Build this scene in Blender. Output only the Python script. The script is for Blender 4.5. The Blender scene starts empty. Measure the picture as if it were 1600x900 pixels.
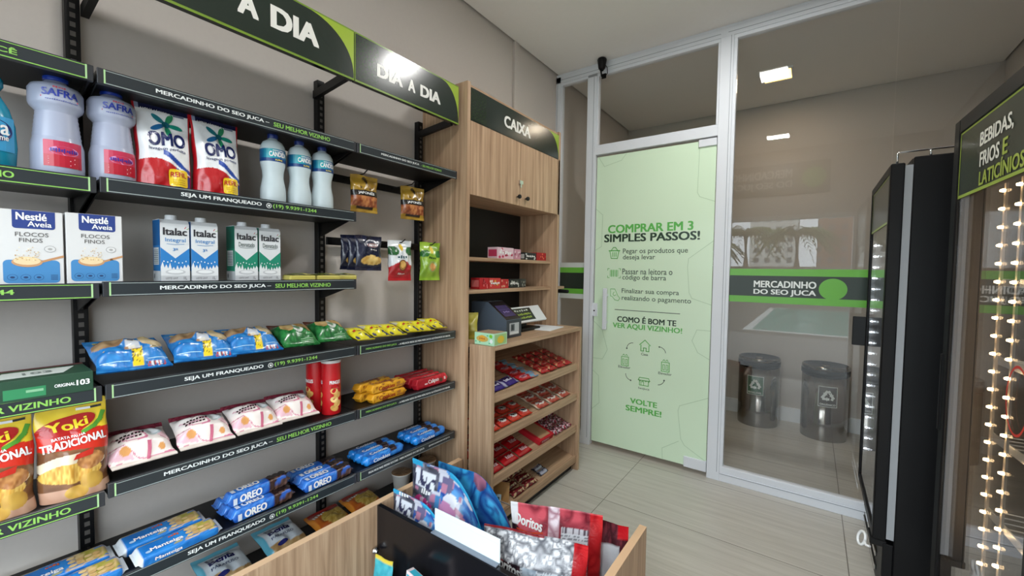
import bpy, bmesh, math, random
from math import sin, cos, pi, radians, sqrt, atan2, exp
from mathutils import Vector, Matrix
random.seed(7)
scene = bpy.context.scene
COL = scene.collection

# ------------------------------------------------------------------ camera
cam_d = bpy.data.cameras.new('camera'); cam = bpy.data.objects.new('camera', cam_d); COL.objects.link(cam)
cam_d.sensor_fit = 'HORIZONTAL'; cam_d.sensor_width = 36.0; cam_d.lens = 654.09 / 1600 * 36
cam_d.clip_start = 0.02; cam_d.clip_end = 400
_R = Vector((0.813, 0.582, 0.014)); _F = Vector((-0.5813, 0.8126, -0.04175))
_F.normalize(); _R = (_R - _F * _R.dot(_F)).normalized(); _U = _R.cross(_F)
cam.matrix_world = Matrix(((_R.x, _U.x, -_F.x, 1.8035), (_R.y, _U.y, -_F.y, 0.0), (_R.z, _U.z, -_F.z, 1.419), (0, 0, 0, 1)))
scene.camera = cam

# ------------------------------------------------------------------ world, daylight, exposure
SKY = 4.6
LAMP_ROOM, LAMP_CORR = 11.0, 2.4
W = bpy.data.worlds.new('sky'); scene.world = W; W.use_nodes = True
bg = W.node_tree.nodes['Background']; bg.inputs[0].default_value = (0.82, 0.92, 1.0, 1); bg.inputs[1].default_value = SKY
vs = scene.view_settings
vs.view_transform = 'Standard'; vs.look = 'None'; vs.gamma = 1; vs.use_curve_mapping = False; vs.exposure = 0.55
# portal that only guides sky sampling through the entrance
pd = bpy.data.lights.new('entrance_portal', 'AREA'); pd.shape = 'RECTANGLE'; pd.size = 2.1; pd.size_y = 2.2
pd.cycles.is_portal = True
po = bpy.data.objects.new('entrance_portal', pd); COL.objects.link(po); po.location = (1.25, -0.42, 1.1); po.rotation_euler = (radians(90), 0, 0)

# ------------------------------------------------------------------ helpers
def lin(c):
    return tuple((x / 255 / 12.92) if x / 255 <= .04045 else ((x / 255 + .055) / 1.055) ** 2.4 for x in c)
def nmat(name):
    m = bpy.data.materials.new(name); m.use_nodes = True
    nt = m.node_tree; return m, nt, nt.nodes['Principled BSDF']
def simple(name, rgb, rough=.5, metal=0, spec=.5, coat=0, emit=None, es=0):
    m, nt, b = nmat(name)
    b.inputs['Base Color'].default_value = (*lin(rgb), 1); b.inputs['Roughness'].default_value = rough
    b.inputs['Metallic'].default_value = metal; b.inputs['Specular IOR Level'].default_value = spec
    b.inputs['Coat Weight'].default_value = coat
    if emit: b.inputs['Emission Color'].default_value = (*lin(emit), 1); b.inputs['Emission Strength'].default_value = es
    return m
def N(nt, t, **k):
    n = nt.nodes.new(t)
    for a, v in k.items(): setattr(n, a, v)
    return n
def noisy(name, rgb1, rgb2, scale, rough, bump=0, stretch=(1, 1, 1), detail=4, metal=0, spec=.5):
    m, nt, b = nmat(name); L = nt.links.new
    tc = N(nt, 'ShaderNodeTexCoord'); mp = N(nt, 'ShaderNodeMapping'); mp.inputs['Scale'].default_value = stretch
    nz = N(nt, 'ShaderNodeTexNoise'); nz.inputs['Scale'].default_value = scale; nz.inputs['Detail'].default_value = detail
    mx = N(nt, 'ShaderNodeMix', data_type='RGBA'); mx.inputs[6].default_value = (*lin(rgb1), 1); mx.inputs[7].default_value = (*lin(rgb2), 1)
    L(tc.outputs['Object'], mp.inputs[0]); L(mp.outputs[0], nz.inputs['Vector']); L(nz.outputs[0], mx.inputs[0]); L(mx.outputs[2], b.inputs['Base Color'])
    b.inputs['Roughness'].default_value = rough; b.inputs['Metallic'].default_value = metal; b.inputs['Specular IOR Level'].default_value = spec
    if bump:
        bp = N(nt, 'ShaderNodeBump'); bp.inputs['Strength'].default_value = bump; bp.inputs['Distance'].default_value = .002
        L(nz.outputs[0], bp.inputs['Height']); L(bp.outputs[0], b.inputs['Normal'])
    return m
def wood_mat(name, axis):
    m, nt, b = nmat(name); L = nt.links.new
    tc = N(nt, 'ShaderNodeTexCoord'); mp = N(nt, 'ShaderNodeMapping')
    s = [26., 26., 26.]; s[axis] = .9; mp.inputs['Scale'].default_value = s
    nz = N(nt, 'ShaderNodeTexNoise'); nz.inputs['Scale'].default_value = 1.6; nz.inputs['Detail'].default_value = 7; nz.inputs['Roughness'].default_value = .62; nz.inputs['Distortion'].default_value = .5
    cr = N(nt, 'ShaderNodeValToRGB'); e = cr.color_ramp.elements
    e[0].position = .3; e[0].color = (*lin((150, 119, 92)), 1); e[1].position = .72; e[1].color = (*lin((206, 176, 145)), 1)
    k = e.new(.5); k.color = (*lin((182, 151, 121)), 1)
    L(tc.outputs['Object'], mp.inputs[0]); L(mp.outputs[0], nz.inputs['Vector']); L(nz.outputs[0], cr.inputs[0]); L(cr.outputs[0], b.inputs['Base Color'])
    b.inputs['Roughness'].default_value = .42; b.inputs['Specular IOR Level'].default_value = .35
    bp = N(nt, 'ShaderNodeBump'); bp.inputs['Strength'].default_value = .15; bp.inputs['Distance'].default_value = .001
    L(nz.outputs[0], bp.inputs['Height']); L(bp.outputs[0], b.inputs['Normal'])
    return m
def print_mat(name, rough, coat=0., spec=.5, bump=0.):
    m, nt, b = nmat(name)
    a = N(nt, 'ShaderNodeAttribute', attribute_name='ink'); nt.links.new(a.outputs['Color'], b.inputs['Base Color'])
    b.inputs['Roughness'].default_value = rough; b.inputs['Coat Weight'].default_value = coat; b.inputs['Coat Roughness'].default_value = .12; b.inputs['Specular IOR Level'].default_value = spec
    if bump:
        tc = N(nt, 'ShaderNodeTexCoord'); nz = N(nt, 'ShaderNodeTexNoise'); nz.inputs['Scale'].default_value = 38; nz.inputs['Detail'].default_value = 2; nz.inputs['Distortion'].default_value = 1.2
        bp = N(nt, 'ShaderNodeBump'); bp.inputs['Strength'].default_value = bump; bp.inputs['Distance'].default_value = .006
        nt.links.new(tc.outputs['Object'], nz.inputs['Vector']); nt.links.new(nz.outputs[0], bp.inputs['Height']); nt.links.new(bp.outputs[0], b.inputs['Normal'])
    return m
def glass_mat(name, tint=(1, 1, 1), f0=.04):
    m = bpy.data.materials.new(name); m.use_nodes = True; nt = m.node_tree; nt.nodes.clear(); L = nt.links.new
    o = N(nt, 'ShaderNodeOutputMaterial'); t = N(nt, 'ShaderNodeBsdfTransparent'); t.inputs[0].default_value = (*tint, 1)
    g = N(nt, 'ShaderNodeBsdfGlossy'); g.inputs['Roughness'].default_value = 0.0; g.inputs[0].default_value = (1, 1, 1, 1)
    ge = N(nt, 'ShaderNodeNewGeometry'); d = N(nt, 'ShaderNodeVectorMath', operation='DOT_PRODUCT'); L(ge.outputs['Normal'], d.inputs[0]); L(ge.outputs['Incoming'], d.inputs[1])
    def mth(op, a, b=None):
        n = N(nt, 'ShaderNodeMath', operation=op); n.use_clamp = op in ('SUBTRACT', 'ADD')
        for k, x in enumerate((a, b)):
            if x is None: continue
            if isinstance(x, (int, float)): n.inputs[k].default_value = x
            else: L(x, n.inputs[k])
        return n.outputs[0]
    s = mth('POWER', mth('SUBTRACT', 1.0, mth('ABSOLUTE', d.outputs['Value'])), 5.0)
    f = mth('ADD', mth('MULTIPLY', s, 1 - f0), f0)           # Schlick reflectance
    mx = N(nt, 'ShaderNodeMixShader')
    L(f, mx.inputs[0]); L(t.outputs[0], mx.inputs[1]); L(g.outputs[0], mx.inputs[2]); L(mx.outputs[0], o.inputs[0])
    return m

M_wall = noisy('greige_wall_paint', (200, 193, 186), (205, 198, 191), 60, .75, .08)
M_ceil = noisy('ceiling_paint', (240, 237, 232), (243, 240, 236), 40, .8)
M_woodv = wood_mat('oak_laminate_vertical', 2)
M_woody = wood_mat('oak_laminate_lengthwise', 1)
M_alu = simple('white_aluminium', (226, 230, 236), .35, 0, .5)
M_alug = simple('aluminium_groove', (150, 156, 164), .5)
M_black = simple('black_powder_coat', (13, 13, 15), .42, 0, .3)
M_blackg = simple('gloss_black_laminate', (20, 20, 24), .22, 0, .5)
M_steel = noisy('brushed_steel', (126, 121, 115), (142, 137, 131), 6, .12, 0, (60, 60, 1), 3, 1)
M_chrome = simple('chrome', (215, 215, 215), .1, 1)
M_glass = glass_mat('window_glass', (.95, .955, .95), .030)
M_fglass = glass_mat('fridge_door_glass', (.93, .93, .93), .045)
M_acr = glass_mat('clear_acrylic', (.96, .975, .975), .03)
M_white = simple('white_plastic', (232, 236, 240), .35)
M_grey = simple('grey_gasket', (160, 163, 166), .5)
M_matte = print_mat('printed_card', .55)
M_foil = print_mat('printed_foil', .27, .25, .6, .22)
M_gloss = print_mat('printed_gloss', .2, .2, .5)
M_plast = print_mat('printed_plastic', .3, .1, .5)
M_dark = simple('dark_niche_board', (24, 24, 26), .6)

def floor_mat():
    m, nt, b = nmat('porcelain_floor_tile'); L = nt.links.new
    tc = N(nt, 'ShaderNodeTexCoord'); mp = N(nt, 'ShaderNodeMapping'); mp.inputs['Scale'].default_value = (1.3, 22, 1)
    nz = N(nt, 'ShaderNodeTexNoise'); nz.inputs['Scale'].default_value = 1.5; nz.inputs['Detail'].default_value = 7; nz.inputs['Roughness'].default_value = .65; nz.inputs['Distortion'].default_value = .25
    cr = N(nt, 'ShaderNodeValToRGB'); e = cr.color_ramp.elements
    e[0].position = .3; e[0].color = (*lin((180, 176, 166)), 1); e[1].position = .7; e[1].color = (*lin((202, 198, 189)), 1)
    L(tc.outputs['Object'], mp.inputs[0]); L(mp.outputs[0], nz.inputs['Vector']); L(nz.outputs[0], cr.inputs[0])
    sx = N(nt, 'ShaderNodeSeparateXYZ'); L(tc.outputs['Object'], sx.inputs[0])
    def joint(out, off, per):
        a = N(nt, 'ShaderNodeMath', operation='ADD'); a.inputs[1].default_value = -off + 40 * per; L(out, a.inputs[0])
        d = N(nt, 'ShaderNodeMath', operation='MODULO'); d.inputs[1].default_value = per; L(a.outputs[0], d.inputs[0])
        c = N(nt, 'ShaderNodeMath', operation='LESS_THAN'); c.inputs[1].default_value = .0045; L(d.outputs[0], c.inputs[0]); return c
    jx = joint(sx.outputs[0], .795, 1.20); jy = joint(sx.outputs[1], 2.42, .625)
    mxx = N(nt, 'ShaderNodeMath', operation='MAXIMUM'); L(jx.outputs[0], mxx.inputs[0]); L(jy.outputs[0], mxx.inputs[1])
    mx = N(nt, 'ShaderNodeMix', data_type='RGBA'); mx.inputs[7].default_value = (*lin((118, 112, 102)), 1)
    L(mxx.outputs[0], mx.inputs[0]); L(cr.outputs[0], mx.inputs[6]); L(mx.outputs[2], b.inputs['Base Color'])
    b.inputs['Roughness'].default_value = .28; b.inputs['Specular IOR Level'].default_value = .45
    return m
M_floor = floor_mat()

_tc = {}
def text2d(s, bold=.0, fine=False):
    """outline of a string as unit-box 2D triangles"""
    k = (s, bold, fine)
    if k in _tc: return _tc[k]
    cu = bpy.data.curves.new('t', 'FONT'); cu.body = s; cu.offset = 0 if bold > .015 else min(bold, .008); cu.resolution_u = 3
    ob = bpy.data.objects.new('t', cu); me = bpy.data.meshes.new_from_object(ob)
    bm = bmesh.new(); bm.from_mesh(me); bmesh.ops.remove_doubles(bm, verts=bm.verts, dist=1e-5)
    if fine:
        for _ in range(3):
            le = [e for e in bm.edges if e.calc_length() > .28]
            if le: bmesh.ops.subdivide_edges(bm, edges=le, cuts=1); bmesh.ops.triangulate(bm, faces=bm.faces)
    bm.to_mesh(me); bm.free()
    v = [(p.co.x, p.co.y) for p in me.vertices]; f = [tuple(p.vertices) for p in me.polygons]
    bpy.data.objects.remove(ob); bpy.data.curves.remove(cu); bpy.data.meshes.remove(me)
    if v and bold > .015:                           # heavier strokes: the outline laid four times with small shifts
        v0, f0 = v, f; v, f = [], []
        for dx, dy in ((-.9, -.45), (.9, -.45), (.9, .45), (-.9, .45)):
            o = len(v); v += [(p[0] + dx * bold, p[1] + dy * bold) for p in v0]; f += [tuple(o + i for i in q) for q in f0]
    if not v: _tc[k] = ([], [], 1); return _tc[k]
    x0 = min(p[0] for p in v); x1 = max(p[0] for p in v); y0 = min(p[1] for p in v); y1 = max(p[1] for p in v)
    r = ([((p[0] - x0) / (x1 - x0), (p[1] - y0) / (y1 - y0)) for p in v], f, (x1 - x0) / (y1 - y0))
    _tc[k] = r; return r

class MB:
    def __init__(s): s.curv = False; s.v = []; s.f = []; s.c = []; s.sm = []
    def vert(s, p, c): s.v.append(tuple(p)); s.c.append(c); return len(s.v) - 1
    def poly(s, pts, c=(200, 200, 200), smooth=False):
        i = [s.vert(p, c) for p in pts]; s.f.append(i); s.sm.append(smooth); return s
    def add(s, vs, fs, c, smooth=False):
        o = len(s.v)
        for p in vs: s.vert(p, c)
        for q in fs: s.f.append([o + i for i in q]); s.sm.append(smooth)
        return s
    def box(s, x0, x1, y0, y1, z0, z1, c=(200, 200, 200), bev=0, seg=1):
        bm = bmesh.new(); bmesh.ops.create_cube(bm, size=1)
        bmesh.ops.scale(bm, vec=(x1 - x0, y1 - y0, z1 - z0), verts=bm.verts)
        bmesh.ops.translate(bm, vec=((x0 + x1) / 2, (y0 + y1) / 2, (z0 + z1) / 2), verts=bm.verts)
        if bev: bmesh.ops.bevel(bm, geom=bm.edges[:], offset=bev, segments=seg, affect='EDGES', profile=.5)
        bm.verts.ensure_lookup_table()
        s.add([v.co[:] for v in bm.verts], [[v.index for v in f.verts] for f in bm.faces], c); bm.free(); return s
    def obox(s, o, ex, ey, ez, c=(200, 200, 200)):
        o, ex, ey, ez = map(Vector, (o, ex, ey, ez))
        p = [o, o + ex, o + ex + ey, o + ey, o + ez, o + ex + ez, o + ex + ey + ez, o + ey + ez]
        return s.add(p, [(0, 3, 2, 1), (4, 5, 6, 7), (0, 1, 5, 4), (1, 2, 6, 5), (2, 3, 7, 6), (3, 0, 4, 7)], c)
    def prism(s, pts, axis, a, b, c=(200, 200, 200)):
        """2D outline extruded along axis from a to b (axis 0: pts are (y,z); 1: (x,z); 2: (x,y))"""
        def P(q, t): return ((t, q[0], q[1]) if axis == 0 else (q[0], t, q[1]) if axis == 1 else (q[0], q[1], t))
        n = len(pts); vs = [P(q, a) for q in pts] + [P(q, b) for q in pts]
        fs = [list(range(n))[::-1], list(range(n, 2 * n))] + [(i, (i + 1) % n, n + (i + 1) % n, n + i) for i in range(n)]
        return s.add(vs, fs, c)
    def lathe(s, prof, n=32, cf=None, sx=1, sy=1, c=(200, 200, 200), close=True, o=(0, 0, 0)):
        """profile of (r,z); cf(a01,z) colours it, a01=.5 is the front (-Y)"""
        b = len(s.v)
        for r, z in prof:
            for i in range(n):
                a = 2 * pi * i / n; x = r * sin(a) * sx; y = r * cos(a) * sy
                s.vert((o[0] + x, o[1] + y, o[2] + z), cf(i / n, z) if cf else c)
        for j in range(len(prof) - 1):
            for i in range(n):
                s.f.append([b + j * n + i, b + (j + 1) * n + i, b + (j + 1) * n + (i + 1) % n, b + j * n + (i + 1) % n][::1]); s.sm.append(True)
        if close:
            s.f.append([b + i for i in range(n)]); s.sm.append(False)
            e = b + (len(prof) - 1) * n; s.f.append([e + i for i in range(n)][::-1]); s.sm.append(False)
        return s
    def grid(s, fn, nu, nv, cf, smooth=True, wrap=False):
        b = len(s.v)
        for j in range(nv + 1):
            for i in range(nu + 1):
                u, v = i / nu, j / nv; s.vert(fn(u, v), cf(u, v))
        for j in range(nv):
            for i in range(nu):
                a = b + j * (nu + 1) + i; s.f.append([a, a + 1, a + nu + 2, a + nu + 1]); s.sm.append(smooth)
        return s
    def tube(s, pts, r, n=8, c=(200, 200, 200)):
        pts = [Vector(p) for p in pts]; b = len(s.v); m = len(pts)
        for k, p in enumerate(pts):
            d = (pts[min(k + 1, m - 1)] - pts[max(k - 1, 0)]).normalized()
            a = d.cross(Vector((0, 0, 1))); a = a.normalized() if a.length > 1e-4 else Vector((1, 0, 0)); e = d.cross(a)
            for i in range(n):
                t = 2 * pi * i / n; s.vert(p + a * (r * cos(t)) + e * (r * sin(t)), c)
        for k in range(m - 1):
            for i in range(n):
                s.f.append([b + k * n + i, b + k * n + (i + 1) % n, b + (k + 1) * n + (i + 1) % n, b + (k + 1) * n + i]); s.sm.append(True)
        s.f.append([b + i for i in range(n)][::-1]); s.f.append([b + (m - 1) * n + i for i in range(n)]); s.sm += [False, False]
        return s
    # ---- flat print, mapped through mp(u, v, eps)
    def text(s, t, box, mp, c, bold=.0, eps=.0008, keep=None, rot=0, arc=0):
        vs, fs, ar = text2d(t, bold, s.curv); x0, y0, x1, y1 = box
        if keep:                                    # keep letter proportions (width / height = ar*keep), anchored inside the box
            w = min(x1 - x0, (y1 - y0) * ar * keep); cx = (x0 + x1) / 2; x0, x1 = cx - w / 2, cx + w / 2
        cx, cy = (x0 + x1) / 2, (y0 + y1) / 2; ca, sa = cos(rot), sin(rot); P = []
        n0 = len(vs) // 4 if bold > .015 else len(vs) + 1
        for i, (u, v) in enumerate(vs):
            a = x0 + u * (x1 - x0) - cx; b = y0 + v * (y1 - y0) - cy + arc * (1 - (2 * u - 1) ** 2)
            P.append(mp(cx + a * ca - b * sa, cy + a * sa + b * ca, eps + .00012 * (i // n0)))
        return s.add(P, fs, c)
    def shape(s, pts, mp, c, eps=.0005):
        if s.curv:                                  # print that has to follow a curved film: rings around the centroid
            q = []
            for a, b in zip(pts, list(pts[1:]) + [pts[0]]):
                n = max(1, int(math.hypot(b[0] - a[0], b[1] - a[1]) / .008)); q += [(a[0] + (b[0] - a[0]) * i / n, a[1] + (b[1] - a[1]) * i / n) for i in range(n)]
            cx = sum(p[0] for p in q) / len(q); cy = sum(p[1] for p in q) / len(q); K = max(1, int(max(math.hypot(p[0] - cx, p[1] - cy) for p in q) / .008)); n = len(q)
            P = [mp(cx, cy, eps)] + [mp(cx + (p[0] - cx) * k / K, cy + (p[1] - cy) * k / K, eps) for k in range(1, K + 1) for p in q]
            F = [(0, 1 + i, 1 + (i + 1) % n) for i in range(n)] + [(1 + k * n + i, 1 + (k + 1) * n + i, 1 + (k + 1) * n + (i + 1) % n, 1 + k * n + (i + 1) % n) for k in range(K - 1) for i in range(n)]
            return s.add(P, F, c)
        return s.add([mp(p[0], p[1], eps) for p in pts], [list(range(len(pts)))], c)
    def rect(s, x0, y0, x1, y1, mp, c, eps=.0005): return s.shape([(x0, y0), (x1, y0), (x1, y1), (x0, y1)], mp, c, eps)
    def ell(s, cx, cy, rx, ry, mp, c, eps=.0005, n=24, rot=0):
        return s.shape([(cx + rx * cos(2 * pi * i / n) * cos(rot) - ry * sin(2 * pi * i / n) * sin(rot), cy + rx * cos(2 * pi * i / n) * sin(rot) + ry * sin(2 * pi * i / n) * cos(rot)) for i in range(n)], mp, c, eps)
    def scrib(s, box, mp, c, eps=.001, n=7):     # print too small to read: a run of uneven marks
        x0, y0, x1, y1 = box; w = (x1 - x0) / n
        for i in range(n):
            k = (sin(i * 12.9 + x0 * 310) * 43758.5) % 1
            s.rect(x0 + w * i, y0 + (y1 - y0) * .3 * k, x0 + w * (i + .55 + .25 * k), y1 - (y1 - y0) * .35 * ((k * 7) % 1), mp, c, eps)
        return s
    def stroke(s, pts, w, mp, c, eps=.0007, close=False):
        q = list(pts) + ([pts[0]] if close else [])
        for a, b in zip(q, q[1:]):
            d = (b[0] - a[0], b[1] - a[1]); l = sqrt(d[0] ** 2 + d[1] ** 2)
            if l < 1e-6: continue
            t = (d[0] / l * w / 2, d[1] / l * w / 2); n = (-t[1], t[0])
            s.shape([(a[0] - t[0] - n[0], a[1] - t[1] - n[1]), (b[0] + t[0] - n[0], b[1] + t[1] - n[1]), (b[0] + t[0] + n[0], b[1] + t[1] + n[1]), (a[0] - t[0] + n[0], a[1] - t[1] + n[1])], mp, c, eps)
        return s
    def build(s, name, mat, parent=None, bevel=0):
        me = bpy.data.meshes.new(name); me.from_pydata(s.v, [], s.f)
        me.polygons.foreach_set('use_smooth', s.sm)
        at = me.color_attributes.new('ink', 'FLOAT_COLOR', 'POINT')
        buf = []; cache = {}
        for c in s.c:
            if c not in cache: cache[c] = (*lin(c), 1.0)
            buf += cache[c]
        at.data.foreach_set('color', buf); me.materials.append(mat); me.update()
        o = bpy.data.objects.new(name, me); COL.objects.link(o)
        if parent: o.parent = parent
        if bevel:
            b = o.modifiers.new('edge', 'BEVEL'); b.width = bevel; b.segments = 2; b.limit_method = 'ANGLE'; b.angle_limit = radians(50)
        return o

def tag(o, label=None, cat=None, group=None, kind=None):
    if label: o['label'] = label
    if cat: o['category'] = cat
    if group: o['group'] = group
    if kind: o['kind'] = kind
    return o
def empty(name, loc=(0, 0, 0), rz=0):
    o = bpy.data.objects.new(name, None); COL.objects.link(o); o.location = loc; o.rotation_euler = (0, 0, rz); o.empty_display_size = .05; return o
def struct(mb, name, mat, parent=None, bevel=0):
    o = mb.build(name, mat, parent, bevel)
    if not parent: o['kind'] = 'structure'
    return o
def dup(o, parent=None):
    c = o.copy(); COL.objects.link(c)
    if parent: c.parent = parent
    for ch in list(o.children): dup(ch, c)
    return c
class Proto:
    """first place() moves the built thing itself, later ones copy it"""
    def __init__(s, root): s.r = root; s.used = False
    def place(s, loc, rot, label, cat, group=None, scale=None):
        o = dup(s.r) if s.used else s.r; s.used = True
        o.location = loc; o.rotation_euler = rot if isinstance(rot, tuple) else (0, 0, rot)
        if scale: o.scale = scale if isinstance(scale, tuple) else (scale,) * 3
        return tag(o, label, cat, group)
H90 = pi / 2
def front(w, d, z0=0):                       # print plane on the front face (-Y) of a box centred on the origin
    return lambda u, v, e: (u, -d / 2 - e, v + z0)
def mix(a, b, t): return tuple(x + (y - x) * t for x, y in zip(a, b))
def hsh(*a):
    return (sin(sum(x * k for x, k in zip(a, (127.1, 311.7, 74.7)))) * 43758.5453) % 1.0
def vn(x, y, sd=0):                          # value noise
    i, j = math.floor(x), math.floor(y); fx, fy = x - i, y - j; fx = fx * fx * (3 - 2 * fx); fy = fy * fy * (3 - 2 * fy)
    return (hsh(i, j, sd) * (1 - fx) + hsh(i + 1, j, sd) * fx) * (1 - fy) + (hsh(i, j + 1, sd) * (1 - fx) + hsh(i + 1, j + 1, sd) * fx) * fy
def inell(u, v, cu, cv, ru, rv): return ((u - cu) / ru) ** 2 + ((v - cv) / rv) ** 2 < 1

# ================================================================== THE SETTING
D, H, WX, CY, YB = 3.146, 3.061, 2.946, 4.82, -0.35
struct(MB().box(-.15, WX + .15, -.5, CY + .15, -.12, 0), 'floor', M_floor)
struct(MB().box(-.15, 0, -.5, CY + .15, 0, 3.3), 'wall_left', M_wall)
struct(MB().box(WX, WX + .15, -.5, CY + .15, 0, 3.3), 'wall_right', M_wall)
wb = MB().box(0, .2, -.5, YB, 0, 3.3).box(2.25, WX, -.5, YB, 0, 3.3).box(.2, 2.25, -.5, YB, 2.2, 3.3)  # opening widened to the left to let in more sky light
struct(wb, 'wall_back', M_wall)
struct(MB().box(0, WX, CY, CY + .15, 0, 3.3), 'wall_front', M_wall)
# plaster ceilings with a shadow gap along the left wall and the corridor walls
cl = MB().box(.016, WX - .016, -.35, D + .03, H, H + .1)
struct(cl, 'ceiling', M_ceil)
struct(MB().box(.016, WX - .016, D + .03, CY - .014, H, H + .1), 'ceiling_corridor', M_ceil)
struct(MB().box(0, WX, YB, CY, 3.22, 3.3), 'ceiling_slab', M_dark)
bb = MB().box(0, WX, CY - .014, CY, 0, .135, (236, 236, 232)).box(WX - .014, WX, D + .05, CY - .014, 0, .135, (236, 236, 232))
struct(bb, 'baseboard_front', M_white)

# ---- glass partition: white aluminium frame
fr = MB()
y0, y1 = D - .028, D + .028
def bar(x0, x1, z0, z1, dy=0): fr.box(x0, x1, y0 + dy, y1 - dy, z0, z1, bev=.002)
bar(0, .045, 0, 3.035); bar(.29, .37, 0, 2.965); bar(1.255, 1.335, 0, 2.985); bar(2.9, WX, 0, 3.0)
bar(0, WX, 2.985, 3.04)
bar(.045, .29, 2.965, 2.985, .006); bar(.37, 1.255, 2.962, 2.985, .006); bar(1.335, 2.9, 2.962, 2.985, .006)
bar(.37, 1.255, 2.345, 2.405); bar(.37, 1.255, 2.405, 2.422, .006)
bar(1.335, WX, 0, .058); bar(1.335, 2.9, .058, .1, .006); bar(.045, .29, 0, .058); bar(.045, .29, .058, .1, .006)
bar(1.335, 1.355, .1, 2.962, .006); bar(.045, .058, .1, 2.965, .006); bar(.37, .383, 2.422, 2.962, .006); bar(1.24, 1.255, 2.422, 2.962, .006)
fr.box(0, WX, D - .02, D + .02, 3.04, H, (200, 200, 200))
frame = struct(fr, 'trim_1', M_alu)
gv = MB()
for a in ((1.3, 2.9, 3.008, 3.011), (.045, 1.255, 3.008, 3.011)): gv.box(a[0], a[1], y0 - .0012, y0, a[2], a[3])
for a in ((1.318, 1.321, .06, 2.985), (.345, .348, .06, 2.96), (.012, .015, .1, 3.0)): gv.box(a[0], a[1], y0 - .0012, y0, a[2], a[3])
gv.box(1.335, 2.9, y0 - .0012, y0, .05, .054)
gv.build('groove', M_alug, frame)

GREEN, DKG, LIME = (104, 178, 62), (36, 48, 40), (164, 190, 62)
def film_band(name, parent, x0, x1, badge):
    b = MB(); yy = D - .0062
    P = lambda u, v, e: (u, yy - e, v)
    b.rect(x0, 1.275, x1, 1.408, P, DKG, 0); b.rect(x0, 1.408, x1, 1.452, P, GREEN, 0); b.rect(x0, 1.233, x1, 1.275, P, GREEN, 0)
    Q = lambda u, v, e: (u, D + .0062 + e, v)
    b.rect(x0, 1.233, x1, 1.452, Q, DKG, 0)
    if badge:
        b.text('MERCADINHO', (1.497, 1.333, 1.828, 1.376), P, (238, 242, 238), .035)
        b.text('DO SEO JUCA', (1.497, 1.280, 1.828, 1.322), P, (238, 242, 238), .035)
        b.ell(1.908, 1.333, .068, .064, P, GREEN, .0006, 36); 
    else:
        b.rect(x0, 1.452, x1, 1.492, P, (205, 212, 208), 0); b.rect(x0, 1.193, x1, 1.233, P, (205, 212, 208), 0)
    return b.build(name, M_plast, parent)
def pane(name, x0, x1, z0, z1, parent=None):
    o = MB().box(x0, x1, D - .005, D + .005, z0, z1).build(name, M_glass, parent)
    if not parent: o['kind'] = 'structure'
    return o
w1 = pane('window_1', .05, .285, .09, 2.975); film_band('film_band', w1, .058, .29, False)
w2 = pane('window_2', .375, 1.25, 2.412, 2.972)
w3 = pane('window_3', 1.343, 2.1415, .09, 2.972); film_band('film_band', w3, 1.356, 2.1415, True)
w4 = pane('window_4', 2.1445, 2.905, .09, 2.972)
b4 = MB(); P4 = lambda u, v, e: (u, D - .0062 - e, v)
b4.rect(2.1445, 1.275, 2.9, 1.408, P4, DKG); b4.rect(2.1445, 1.408, 2.9, 1.452, P4, GREEN); b4.rect(2.1445, 1.233, 2.9, 1.275, P4, GREEN); b4.build('film_band', M_plast, w4)

# ---- frosted glass door with printed green film
FILM = (220, 243, 214)
door = MB().box(.375, 1.25, D - .005, D + .005, .035, 2.333).build('door_1', M_glass); door['kind'] = 'structure'
df = MB(); yf = D - .006
DP = lambda u, v, e: (u, yf - e, v)
df.rect(.378, .038, 1.247, 2.33, DP, FILM, 0)
DQ = lambda u, v, e: (u, D + .006 + e, v)
df.rect(.378, .038, 1.247, 2.33, DQ, FILM, 0)
G1, G2, G3 = (98, 190, 88), (38, 66, 48), (74, 98, 80)
def dt(s, b, c, bold=.0): df.text(s, b, DP, c, bold, .0008)
dt('COMPRAR EM 3', (.482, 1.722, 1.116, 1.786), G1, .035); dt('SIMPLES PASSOS!', (.452, 1.652, 1.161, 1.714), G2, .035)
dt('Pegar os produtos que', (.608, 1.551, 1.084, 1.600), G3, .012); dt('deseja levar', (.609, 1.505, .856, 1.553), G3, .012)
dt('Passar na leitora o', (.607, 1.402, .983, 1.446), G3, .012); dt('código de barra', (.609, 1.350, .939, 1.398), G3, .012)
dt('Finalizar sua compra', (.606, 1.247, 1.032, 1.293), G3, .012); dt('realizando o pagamento', (.608, 1.192, 1.116, 1.239), G3, .012)
df.rect(.553, 1.122, 1.044, 1.127, DP, G3)
dt('COMO É BOM TE', (.575, 1.032, 1.020, 1.085), G2, .035); dt('VER AQUI VIZINHO!', (.540, .976, 1.062, 1.022), G1, .03)
dt('VOLTE', (.695, .408, .901, .450), G1, .035); dt('SEMPRE!', (.661, .346, .935, .390), G1, .035)
for s, x, z in (('Casa', .797, .800), ('Elevador', .642, .680), ('Elevador', .951, .676), ('SeoJuca', .798, .536)):
    w = .011 * len(s); dt(s, (x - w / 2 - .004, z - .009, x + w / 2 + .004, z + .010), G3, .012)
def ds(p, c=G1, w=.006, close=False): df.stroke(p, w, DP, c, .0007, close)
# basket
ds([(.496, 1.585), (.582, 1.585)], w=.008); ds([(.502, 1.58), (.514, 1.525), (.564, 1.525), (.576, 1.58)]); ds([(.512, 1.586), (.53, 1.61), (.548, 1.61), (.566, 1.586)])
for x in (.525, .539, .553): ds([(x, 1.57), (x, 1.54)])
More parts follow.
